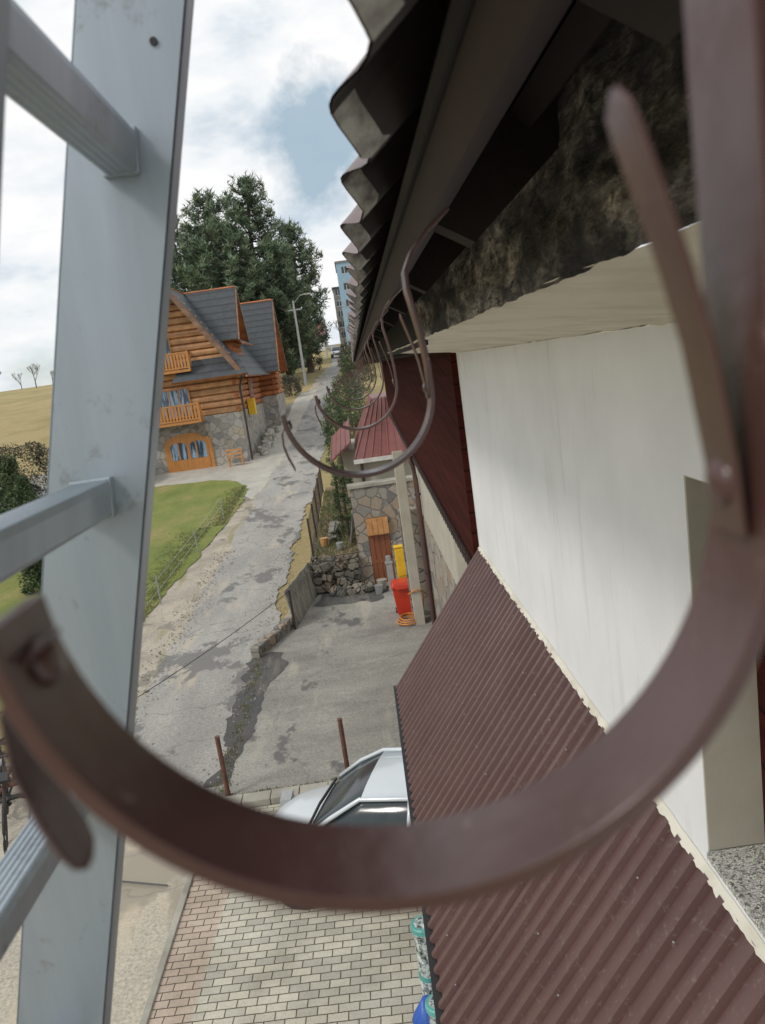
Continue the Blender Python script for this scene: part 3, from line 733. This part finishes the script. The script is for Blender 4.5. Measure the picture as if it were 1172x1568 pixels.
# ---------------------------------------------------------------- foliage helpers
def clump(mb,c,r,n,size,mi,asp=.4,flat=1,up=-.4):
    for _ in range(n):
        while True:
            d=Vector((U(-1,1),U(-1,1),U(-1,1)))
            if d.length<1: break
        p=Vector(c)+Vector((d.x*r,d.y*r,d.z*r*flat))
        a=Vector((U(-1,1),U(-1,1),U(up,1))).normalized()*size*U(.6,1.2); b=a.cross(Vector((U(-1,1),U(-1,1),U(-1,1)))).normalized()*size*asp*.5
        mb.add([p-b,p+b,p+a],[(0,1,2)],mi)
def pine(loc,H,cr,seed,dens=1.0,low=.12):
    random.seed(seed); E=empty('pine_tree'); x,y,z=loc
    tr=MB(); path=[(x+.3*math.sin(i*1.1+seed),y,z+H*i/8) for i in range(9)]
    tr.tube(path,[.38*(1-i/9)+.05 for i in range(9)],8)
    mb=MB(); nw=int(H*1.15*dens)
    for wI in range(nw):
        tt=(wI+.5)/nw; t=low+(1-low)*tt; zz=z+H*t
        prof_=math.sin(math.pi*min(1,.24+tt*.73))**.7
        nb=5 if tt<.85 else 4; a0=U(0,6.28)
        for bI in range(nb):
            rad=cr*prof_*U(.62,1.12); a=a0+6.283*bI/nb+U(-.35,.35)
            base=Vector((x+.3*math.sin(t*8*1.1+seed),y,zz+U(-.2,.2))); tip=base+Vector((math.cos(a)*rad,math.sin(a)*rad,rad*U(.15,.45)+.2))
            mid=(base+tip)/2+Vector((0,0,-.15*rad)); tr.tube([base,mid,tip],[.09,.05,.02],4,cap=False)
            nk=int(3+rad*1.7)
            for k in range(nk):
                s=.30+.75*(k+R())/nk; q=base.lerp(mid,s*2) if s<.5 else mid.lerp(tip,(s-.5)*2)
                off=.18+.28*s; c=q+Vector((U(-off,off),U(-off,off),U(0,.35)))
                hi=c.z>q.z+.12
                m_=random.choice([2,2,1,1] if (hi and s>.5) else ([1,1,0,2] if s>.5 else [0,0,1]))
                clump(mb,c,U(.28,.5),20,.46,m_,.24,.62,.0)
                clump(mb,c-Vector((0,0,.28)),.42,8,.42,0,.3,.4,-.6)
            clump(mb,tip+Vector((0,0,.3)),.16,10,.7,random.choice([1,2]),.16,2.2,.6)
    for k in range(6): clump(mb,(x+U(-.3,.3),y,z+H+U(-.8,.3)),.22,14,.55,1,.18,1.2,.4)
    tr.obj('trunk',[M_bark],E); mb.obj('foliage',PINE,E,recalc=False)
pine((-8.3,84,-.2),20.3,4.4,11)
pine((-12.5,80,-.8),19.0,4.6,12)
pine((-5.0,90,.1),16.0,3.8,13)
pine((-16.5,84,-.5),17.0,4.6,14)
pine((-10.5,76,-1.0),15.5,4.4,15)
pine((-6.3,80,-.6),13.5,3.3,16,1.1,.06)
pine((-21.5,90,0),18,5.0,17,.6)
def bush(name,loc,rx,ry,h,mats,seed,size=.10,n=None,cone=False):
    random.seed(seed); mb=MB(); x,y,z=loc; n=n or int(60*rx*ry*h+60)
    for i in range(n):
        t=R()**.8; 
        rr=(1-t)**.6 if cone else math.sqrt(max(.05,1-(2*t-1)**2*.8))
        a=U(0,6.283); q=rr*U(.6,1.05)*(1+.25*noise.noise(Vector((a*1.2,t*4,seed))))
        c=(x+math.cos(a)*rx*q,y+math.sin(a)*ry*q,z+t*h)
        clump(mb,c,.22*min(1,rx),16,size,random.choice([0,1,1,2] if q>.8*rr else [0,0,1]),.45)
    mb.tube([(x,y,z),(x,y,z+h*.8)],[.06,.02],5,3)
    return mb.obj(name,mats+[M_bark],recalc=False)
for i,(x,y,h,r) in enumerate(((-13.4,29.5,3.9,.9),(-14.3,30.5,3.9,.9),(-12.6,28.3,3.2,.8),(-15.2,31,3.7,.8),(-11.7,26.4,2.5,.7),(-10.9,24.2,1.7,.6))):
    bush('thuja_shrub',(x,y,g(y)),r,r,h,THUJA,20+i,.12,260,True)
bush('leafless_shrub',(-17.0,38.0,-4.8),2.6,1.2,3.3,BROWNB,31,.14,460)
bush('leafless_shrub',(-21,40.0,-4.8),2.6,1.2,3.3,BROWNB,32,.14,400)
bush('thuja_shrub',(-.80,22.0,-4.75),.33,.45,2.0,THUJA,33,.08,170)
bush('thuja_shrub',(-1.0,30.5,-4.8),.5,.9,3.5,THUJA,34,.09,220)
bush('thuja_shrub',(-1.1,34.5,-5.0),.65,1.5,3.9,THUJA,35,.10,260)
bush('thuja_shrub',(-.4,38,-4.7),1.0,1.6,4.0,THUJA,36,.12,280)
bush('hedge',(-.6,50,-3.7),1.1,4,3.3,THUJA,37,.14,260)
bush('hedge',(.3,62,-2.3),1.3,4,3.6,THUJA,38,.16,260)
bush('leafless_shrub',(-.2,74,-1.1),1.0,3,3.4,BROWNB,39,.2,200)
bush('leafless_shrub',(-4.6,92,.3),1.3,2,3.8,BROWNB,40,.2,200)
bush('leafless_shrub',(-5.6,68,-1.6),1.0,2,1.6,BROWNB,41,.18,120)
def baretree(loc,H,seed):
    random.seed(seed); mb=MB()
    def br(p,d,l,r,dep):
        q=p+d*l; mb.tube([p,q],[r,r*.65],4 if dep>1 else 3,cap=False)
        if dep==0: return
        for _ in range(3 if dep>1 else 4):
            nd=(d+Vector((U(-.7,.7),U(-.7,.7),U(-.1,.5)))).normalized(); br(q if R()<.6 else p+d*l*U(.5,1),nd,l*U(.6,.8),r*.6,dep-1)
    br(Vector(loc),Vector((0,0,1)),H*.22,H*.018,5); mb.obj('bare_tree',[M_bark2])
for i,(x,y,h) in enumerate(((-76,190,9),(-82,196,7),(-70,185,6.0),(-90,200,10),(1.5,130,9),(-7,140,10),(-1.0,170,11))): baretree((x,y,g(y)-.1),h,50+i)

# ---------------------------------------------------------------- log house
LH=empty('log_house')
FY=44.0
mb=MB(); mb.box(-12.3,-6.65,FY+.02,60,-5.4,-1.5); mb.box(-8,-5.6,55.2,61,-4.5,-1.1)
mb.obj('stone_base',[mk_stone('house_stone',2.6,(.44,.42,.38),(.24,.235,.22),(.38,.33,.26),(.30,.29,.26))],LH)
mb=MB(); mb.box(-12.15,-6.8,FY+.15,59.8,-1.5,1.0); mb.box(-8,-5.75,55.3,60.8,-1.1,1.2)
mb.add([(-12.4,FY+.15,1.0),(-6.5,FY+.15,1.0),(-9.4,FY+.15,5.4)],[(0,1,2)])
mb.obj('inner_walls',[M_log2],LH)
def logx(mb,y,x0,x1,z,h=.36,t=.14):
    P=[(y-t,z+.05),(y-t-.03,z+h*.5),(y-t,z+h-.05),(y,z+h-.005),(y,z+.005)]; mb.prism(P,'x',x0,x1)
def logy(mb,x,y0,y1,z,h=.36,t=.14):
    P=[(x+t,z+.05),(x+t+.03,z+h*.5),(x+t,z+h-.05),(x,z+h-.005),(x,z+.005)]
    mb.prism(P,'y',y0,y1)
mb=MB(); z=-1.5; i=0
while z<5.1:
    hw=min(2.95,(5.5-z)/1.5)
    if z<.95: logx(mb,FY+.14,-12.5,-6.35-(.0 if i%2 else .15),z)
    else: logx(mb,FY+.14,-9.4-hw,-9.4+hw,z)
    z+=.37;i+=1
mb.obj('front_logs',[M_log],LH)
mb=MB(); z=-1.5;i=0
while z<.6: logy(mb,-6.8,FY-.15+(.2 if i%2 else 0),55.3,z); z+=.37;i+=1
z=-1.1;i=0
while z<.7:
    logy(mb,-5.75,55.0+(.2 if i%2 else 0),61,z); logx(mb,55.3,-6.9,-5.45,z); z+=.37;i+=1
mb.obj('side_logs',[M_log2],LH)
rz,rx=5.75,-9.4; t=.16
mb=MB()
mb.slab([(rx,FY-.9,rz),(rx,60.6,rz),(-5.95,60.6,.60),(-5.95,FY-.9,.60)],t,0,1)
mb.slab([(rx,FY-.9,rz),(rx,60.6,rz),(-12.85,60.6,.60),(-12.85,FY-.9,.60)],t,0,1)
yc=47.6
mb.slab([(rx,yc,rz-.02),(-6.3,yc,rz-.02),(-6.3,yc-2.2,2.55),(rx,yc-2.2,2.55)],.12,0,1)
mb.slab([(rx,yc,rz-.02),(-6.3,yc,rz-.02),(-6.3,yc+2.2,2.55),(rx,yc+2.2,2.55)],.12,0,1)
yc2=57.8
mb.slab([(rx,yc2,rz-.05),(-5.15,yc2,rz-.05),(-5.15,yc2-3.5,.55),(rx,yc2-3.5,.55)],.14,0,1)
mb.slab([(rx,yc2,rz-.05),(-5.15,yc2,rz-.05),(-5.15,yc2+3.5,.55),(rx,yc2+3.5,.55)],.14,0,1)
mb.slab([(-9.3,FY+.1,1.75),(-6.3,FY+.1,1.75),(-5.7,FY-1.2,.55),(-9.9,FY-1.2,.55)],.12,0,1)
mb.slab([(-6.75,FY-.3,1.45),(-6.75,53.5,1.45),(-5.75,53.5,.4),(-5.75,FY-1.2,.4)],.10,0,1)
mb.slab([(-6.75,yc-1.9,2.75),(-6.75,yc+1.9,2.75),(-6.0,yc+2.1,2.3),(-6.0,yc-2.1,2.3)],.08,0,1)
mb.obj('roof',[M_slate,M_log2],LH)
mb=MB()
for s in(-1,1):
    mb.slab([(rx,FY-.98,rz-.05),(rx,FY-.9,rz-.05),(rx+s*3.45,FY-.9,.52),(rx+s*3.45,FY-.98,.52)],.22)
    mb.slab([(-6.28,yc,rz-.06),(-6.2,yc,rz-.06),(-6.2,yc+s*2.2,2.5),(-6.28,yc+s*2.2,2.5)],.14)
    mb.slab([(-5.13,yc2,rz-.08),(-5.05,yc2,rz-.08),(-5.05,yc2+s*3.5,.5),(-5.13,yc2+s*3.5,.5)],.16)
mb.obj('bargeboards',[M_barge],LH)
mb=MB()
mb.add([(-6.75,yc-1.7,1.2),(-6.75,yc+1.7,1.2),(-6.75,yc+1.7,2.9),(-6.75,yc,5.4),(-6.75,yc-1.7,2.9)],[(0,1,2,3,4)])
mb.add([(-5.7,yc2-3.1,.9),(-5.7,yc2+3.1,.9),(-5.7,yc2,5.3)],[(0,1,2)])
mb.box(-9,-6.75,yc-1.7,yc-1.6,1.2,2.95)
z=1.6
while z<5: 
    hw=min(1.7,(5.4-z)/1.5); logy(mb,-6.75,yc-hw,yc+hw,z,.30,.05)
    hw=min(3.1,(5.3-z)/1.45); logy(mb,-5.7,yc2-hw,yc2+hw,z,.30,.05); z+=.32
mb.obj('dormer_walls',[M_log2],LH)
def window(mb,x0,x1,y,z0,z1,mull=1):
    mb.box(x0,x1,y-.02,y,z0,z1,1)
    f=.07
    for a,b,c,d in((x0-f,x1+f,z1,z1+f),(x0-f,x1+f,z0-f,z0),(x0-f,x0,z0,z1),(x1,x1+f,z0,z1)): mb.box(a,b,y-.06,y+.01,c,d,0)
    for i in range(mull): xm=x0+(x1-x0)*(i+1)/(mull+1); mb.box(xm-.03,xm+.03,y-.05,y-.021,z0,z1,0)
def windowy(mb,y0,y1,x,z0,z1):
    mb.box(x,x+.02,y0,y1,z0,z1,1); f=.07
    for a,b,c,d in((y0-f,y1+f,z1,z1+f),(y0-f,y1+f,z0-f,z0),(y0-f,y0,z0,z1),(y1,y1+f,z0,z1)): mb.box(x-.01,x+.05,a,b,c,d,0)
    ym=(y0+y1)/2; mb.box(x+.021,x+.045,ym-.03,ym+.03,z0,z1,0)
mb=MB()
window(mb,-11.0,-9.35,FY-.04,-1.35,.15,2); window(mb,-10.9,-9.9,FY-.04,1.5,3.0)
windowy(mb,49.0,50.3,-6.62,-1.0,.2); windowy(mb,yc-.5,yc+.5,-6.68,2.6,3.7); windowy(mb,57.2,58.4,-5.58,-.7,.4); windowy(mb,57.3,58.3,-5.62,2.0,3.2)
mb.obj('windows',[M_door,M_curtain],LH)
mb=MB()
def arch(x0,x1,z0,zs,rise,y0,y1,mi):
    P=[(x0,z0),(x1,z0)]+[((x0+x1)/2+(x1-x0)/2*math.cos(math.pi*i/14),zs+rise*math.sin(math.pi*i/14)) for i in range(15)]
    mb.prism(P,'y',y0,y1,mi)
arch(-11.25,-8.55,-4.5,-2.9,.6,FY-.06,FY+.01,0)
arch(-11.0,-8.8,-4.5,-2.95,.5,FY-.10,FY-.065,0)
for x0,x1 in((-10.9,-10.0),(-9.8,-8.9)): 
    arch(x0,x1,-3.75,-3.0,.22,FY-.12,FY-.105,1)
mb.box(-9.94,-9.86,FY-.125,FY-.10,-4.5,-2.5,0)
mb.box(-9.48,-9.40,FY-.135,FY-.121,-3.75,-2.8,0); mb.box(-10.5,-10.42,FY-.135,FY-.121,-3.75,-2.8,0)
for i in range(12): mb.box(-10.98+i*.18,-10.98+i*.18+.15,FY-.112,FY-.1005,-4.45,-3.85,0)
mb.obj('garage_door',[M_door,M_curtain],LH)
def balcony(x0,x1,z,h,d,nm):
    mb=MB(); y=FY-d
    mb.box(x0,x1,y,FY-.04,z-.14,z); mb.box(x0,x1,y-.03,y+.05,z+h-.08,z+h); mb.box(x0,x1,y-.02,y+.04,z+.05,z+.12)
    n=int((x1-x0)/.17)
    for i in range(n): xx=x0+(x1-x0)*(i+.5)/n; mb.box(xx-.055,xx+.055,y-.012,y+.018,z+.1,z+h-.07)
    for xx in(x0,x1-.1): 
        mb.box(xx,xx+.1,y-.035,y+.07,z-.14,z+h+.03); mb.box(xx+.02,xx+.08,y+.07,FY-.05,z+h-.08,z+h); 
        for k in range(5): mb.box(xx+.035,xx+.06,y+.15+k*(d-.2)/5,y+.2+k*(d-.2)/5,z,z+h-.08)
    mb.obj(nm,[M_door],LH)
balcony(-12.2,-8.7,-1.62,.95,1.0,'lower_balcony'); balcony(-11.9,-8.8,1.2,.95,.9,'upper_balcony')
mb=MB()
for x in(-12.1,-8.9): 
    mb.prism([(FY-1.0,-1.78),(FY,-1.78),(FY,-2.7)],'x',x-.12,x+.12)
mb.obj('stone_corbels',[M_stone],LH)
mb=MB(); mb.tube([(-6.0,FY-1.1,.45),(-6.3,FY-.4,.1),(-6.42,FY-.08,-.2),(-6.42,FY-.08,-4.3)],.06,8)
mb.tube([(-5.95,FY-1.2,.42),(-5.75,54,.40)],.07,8); mb.obj('rain_gutter',[M_pipe],LH)
mb=MB(); mb.box(-6.6,-6.2,47.0,47.7,-1.9,-.95); mb.obj('yellow_meter_box',[M_yellow],LH)
mb=MB(); 
mb.box(-7.7,-6.8,43.0,43.4,-4.0,-3.95)
for x in(-7.65,-6.9): mb.box(x,x+.07,43.02,43.09,-4.45,-3.5); mb.box(x,x+.07,43.3,43.37,-4.45,-4.0)
for z in(.65,.85): mb.box(-7.7,-6.8,42.99,43.02,-4.45+z,-4.33+z)
mb.obj('garden_bench',[M_ltwood])
mb=MB(); 
for i in range(14):
    mb.obox((-5.9+U(-.3,.3),45.5+i*.5,g(45.5+i*.5)+.15),(.5,.45,.35+.02*i),Matrix.Rotation(U(-.5,.5),3,'Z')@Matrix.Rotation(U(-.2,.2),3,'X'))
mb.obj('rock_border',[mk_stone('pale_rock',3,(.5,.48,.43),(.35,.33,.3),(.42,.38,.3))],bevel=.08)

# ---------------------------------------------------------------- distant buildings
def bldg(name,x0,x1,y0,y1,z0,z1,wall,roofm,ridge=None,wins=None,rh=0):
    E=empty(name); mb=MB(); mb.box(x0,x1,y0,y1,z0,z1); mb.obj('walls',[wall],E); mb=MB()
    if rh:
        xm=(x0+x1)/2; e=.5
        if ridge=='y':
            mb.slab([(xm,y0-e,z1+rh),(xm,y1+e,z1+rh),(x1+e,y1+e,z1-.2),(x1+e,y0-e,z1-.2)],.2); mb.slab([(xm,y0-e,z1+rh),(xm,y1+e,z1+rh),(x0-e,y1+e,z1-.2),(x0-e,y0-e,z1-.2)],.2)
            mb.add([(x0,y0+.01,z1),(x1,y0+.01,z1),(xm,y0+.01,z1+rh-.15)],[(0,1,2)])
        else:
            ym=(y0+y1)/2
            mb.slab([(x0-e,ym,z1+rh),(x1+e,ym,z1+rh),(x1+e,y0-e,z1-.2),(x0-e,y0-e,z1-.2)],.2); mb.slab([(x0-e,ym,z1+rh),(x1+e,ym,z1+rh),(x1+e,y1+e,z1-.2),(x0-e,y1+e,z1-.2)],.2)
    else: mb.box(x0-.2,x1+.2,y0-.2,y1+.2,z1,z1+.3)
    mb.obj('roof',[roofm],E); mb=MB()
    nx,nz=wins
    for i in range(nx):
        for j in range(nz):
            cx=x0+(x1-x0)*(i+.5)/nx; cz=z0+1.2+(z1-z0-1)*(j+.3)/nz
            mb.box(cx-.5,cx+.5,y0-.03,y0-.005,cz-.1,cz+1.1,1); mb.box(cx-.58,cx+.58,y0-.05,y0-.031,cz-.18,cz-.1,0); mb.box(cx-.04,cx+.04,y0-.05,y0-.031,cz-.1,cz+1.1,0)
            cy=y0+(y1-y0)*(i+.5)/nx
            mb.box(x1+.005,x1+.03,cy-.5,cy+.5,cz-.1,cz+1.1,1)
    mb.obj('windows',[M_wframe,M_glass],E); return E
M_bluew=simple('blue_facade',(.28,.42,.55),(.24,.38,.5),2,.5,0,0); M_greyw=simple('grey_facade',(.22,.22,.21),None,2,.8,0,0)
bldg('blue_apartment_building',-.4,14,150,165,3.5,19.5,M_bluew,M_greyw,wins=(5,5))
bldg('grey_apartment_building',-1.9,.1,175,185,5,17.5,M_greyw,M_slate,wins=(1,5))
bldg('grey_gabled_house',-9.5,-5.6,100,112,.8,7.5,M_greyw,M_slate,'y',(2,2),3.0)
bldg('small_house',-7.5,-4.6,150,158,4,7,M_plainwhite,M_redroof,'x',(2,1),2.4)
bldg('small_house',-9,-5.5,185,195,5.5,9.5,M_beige,M_slate,'x',(2,1),3)
bldg('small_house',-15,-9,215,225,7,10.5,M_plainwhite,M_redroof,'x',(3,1),3)
bldg('small_house',1.2,6,95,105,.8,4.2,M_beige,M_slate,'y',(2,1),2.6)
def lamp(x,y,h,arm=1.2,lamph=True):
    z=g(y); mb=MB(); mb.tube([(x,y,z-.2),(x,y,z+h)],[.15,.09],8,0)
    if lamph:
        mb.tube([(x,y,z+h-.3),(x+arm*.6,y-.3,z+h+.35),(x+arm,y-.5,z+h+.4)],.04,6,0)
        mb.obox((x+arm+.25,y-.55,z+h+.4),(.7,.26,.12),Matrix.Identity(3),0)
    mb.box(x-.6,x+.6,y-.05,y+.05,z+h-.9,z+h-.8,0)
    for dx in(-.5,-.2,.2,.5): mb.tube([(x+dx,y,z+h-.8),(x+dx,y,z+h-.62)],.03,6,1)
    return mb.obj('street_lamp' if lamph else 'utility_pole',[M_galv,M_black])
lamp(-4.75,76,8.0); lamp(-3.6,120,8); lamp(-4.6,165,8); lamp(.2,140,8,-1.2); lamp(-96,205,7,1,False); lamp(-30,110,8,1,False)
mb=MB()
def wire(a,b,sag,r=.012):
    a=Vector(a);b=Vector(b); mb.tube([a.lerp(b,t/14)+Vector((0,0,-sag*4*(t/14)*(1-t/14))) for t in range(15)],r,4,cap=False)
for dx in(-.5,.5): wire((-4.75+dx,76,6.7),(-3.6+dx,120,8.8),.5,.02); wire((-3.6+dx,120,8.8),(-4.6+dx,165,11.9),.5,.02)
mb.obj('overhead_wire',[M_black])
mb=MB(); wire((-5.5,11.5,-5.2),(-2.25,17.4,-4.9),.1,.008); mb.obj('cable',[M_black])
mb=MB(); wire((-3.2,8.6,-5.93),(-5.5,9.4,-5.93),.0,.014); mb.obj('cable',[M_black])
mb=MB(); wire((-6.4,16,-5.2),(-6.1,31,-4.4),.1,.008); wire((-6.4,16,-5.5),(-6.1,31,-4.7),.1,.008)
for y in(16,21,26,31): mb.tube([(-6.4+(y-16)*.02,y,g(y)-.1),(-6.4+(y-16)*.02,y,g(y)+.9)],.02,6)
mb.obj('wire_fence',[M_galv])
def bicycle(bx,by,rot):
    mb=MB(); 
    for c in(-.5,.5):
        mb.tube([(0,c+.33*math.cos(a/16*6.2832),.36+.33*math.sin(a/16*6.2832)) for a in range(17)],.022,6,0,False)
        for a in range(8): mb.tube([(0,c,.36),(0,c+.33*math.cos(a*.785),.36+.33*math.sin(a*.785))],.003,3,1)
    for p,q in(((0,-.5,.36),(0,-.12,.78)),((0,-.12,.78),(0,.35,.88)),((0,-.05,.36),(0,-.15,.93)),((0,-.05,.36),(0,.35,.83)),((0,.5,.36),(0,.33,1.03)),((-.25,.3,1.05),(.25,.3,1.05)),((0,-.5,.36),(0,-.05,.36))):
        mb.tube([p,q],.018,6,2)
    mb.obox((0,-.16,.96),(.13,.25,.05),Matrix.Identity(3),0)
    o=mb.obj('bicycle',[M_black,M_galv,M_pipe]); o.location=(bx,by,-5.96); o.rotation_euler=(0.1,.15,rot)
bicycle(-6.05,10.5,.4); bicycle(-6.4,11.0,.1)
random.seed(5); mb=MB()
for i in range(60):
    a=U(0,6.28); p=Vector((-6.9+U(-.8,.7),11.6+U(-.9,.9),-5.95+R()*.8)); q=p+Vector((math.cos(a)*U(.2,.7),math.sin(a)*U(.2,.7),U(-.2,.3))); mb.tube([p,(p+q)/2+Vector((0,0,.08)),q],U(.012,.04),6,random.choice([0,0,1,2]))
mb.obj('scrap_pile',[M_black,M_galv,M_rust])

# ---------------------------------------------------------------- world & sun
w=bpy.data.worlds.new('World'); scn.world=w; w.use_nodes=True; nt=w.node_tree
bg=nt.nodes['Background']; out=nt.nodes['World Output']
sky=N(nt,'ShaderNodeTexSky'); sky.sky_type='NISHITA'; sky.sun_disc=False
S=Vector((-.62,-.42,.75)).normalized()
sky.sun_elevation=math.asin(S.z); sky.sun_rotation=math.atan2(S.x,S.y)
L(nt,sky.outputs[0],bg.inputs['Color']); bg.inputs['Strength'].default_value=.13
tc=N(nt,'ShaderNodeTexCoord'); mp=N(nt,'ShaderNodeMapping'); mp.inputs['Scale'].default_value=(1,1,2.2); mp.inputs['Location'].default_value=(.35,.1,.2)
L(nt,tc.outputs['Generated'],mp.inputs['Vector'])
n1=noiseN(nt,mp.outputs[0],2.3,5,.55); n2=noiseN(nt,mp.outputs[0],5.0,5,.58)
bg2=N(nt,'ShaderNodeBackground'); 
ccol=ramp(nt,n2,[(.34,(.64,.72,.80)),(.45,(.88,.92,.95)),(.55,(1.0,1.0,1.0))])
vd=N(nt,'ShaderNodeVectorMath',operation='DISTANCE'); L(nt,tc.outputs['Generated'],vd.inputs[0]); dv=Vector((.004,1,.265)).normalized(); vd.inputs[1].default_value=dv
nm=N(nt,'ShaderNodeMath',operation='MULTIPLY_ADD'); n3=noiseN(nt,tc.outputs['Generated'],11,5,.6); L(nt,n3,nm.inputs[0]); nm.inputs[1].default_value=-.20; L(nt,vd.outputs['Value'],nm.inputs[2])
na=N(nt,'ShaderNodeMath',operation='ADD'); na.inputs[1].default_value=.06; L(nt,nm.outputs[0],na.inputs[0])
bl=ramp(nt,na.outputs[0],[(.0,(.9,)),(.05,(0,))])
ccol=mix(nt,bl,ccol,(.36,.49,.60))
L(nt,ccol,bg2.inputs['Color']); bg2.inputs['Strength'].default_value=1.0
ms=N(nt,'ShaderNodeMixShader')
L(nt,ramp(nt,n1,[(.32,(.2,)),(.45,(1,))]),ms.inputs[0]); L(nt,bg.outputs[0],ms.inputs[1]); L(nt,bg2.outputs[0],ms.inputs[2]); L(nt,ms.outputs[0],out.inputs['Surface'])
sd=bpy.data.lights.new('sun','SUN'); sd.energy=1.5; sd.angle=math.radians(12); sd.color=(1,.95,.87)
so=bpy.data.objects.new('sun',sd); COL.objects.link(so); so.rotation_euler=S.to_track_quat('Z','Y').to_euler()

# ---------------------------------------------------------------- camera
cd=bpy.data.cameras.new('camera'); cam=bpy.data.objects.new('camera',cd); COL.objects.link(cam)
p=math.radians(10.84); th=math.radians(8.1); yw=.0117
Fw=Vector((math.sin(yw)*math.cos(p),math.cos(yw)*math.cos(p),-math.sin(p)))
R0=Vector((math.cos(yw),-math.sin(yw),0)); U0=R0.cross(Fw)
Rr=math.cos(th)*R0-math.sin(th)*U0; Uu=math.sin(th)*R0+math.cos(th)*U0
cam.matrix_world=Matrix(((Rr.x,Uu.x,-Fw.x,0),(Rr.y,Uu.y,-Fw.y,0),(Rr.z,Uu.z,-Fw.z,0),(0,0,0,1)))
cd.sensor_fit='HORIZONTAL'; cd.sensor_width=36; cd.lens=36*1175/1172
cd.clip_start=.005; cd.clip_end=2000
cd.dof.use_dof=True; cd.dof.focus_distance=3.5; cd.dof.aperture_fstop=14
scn.camera=cam
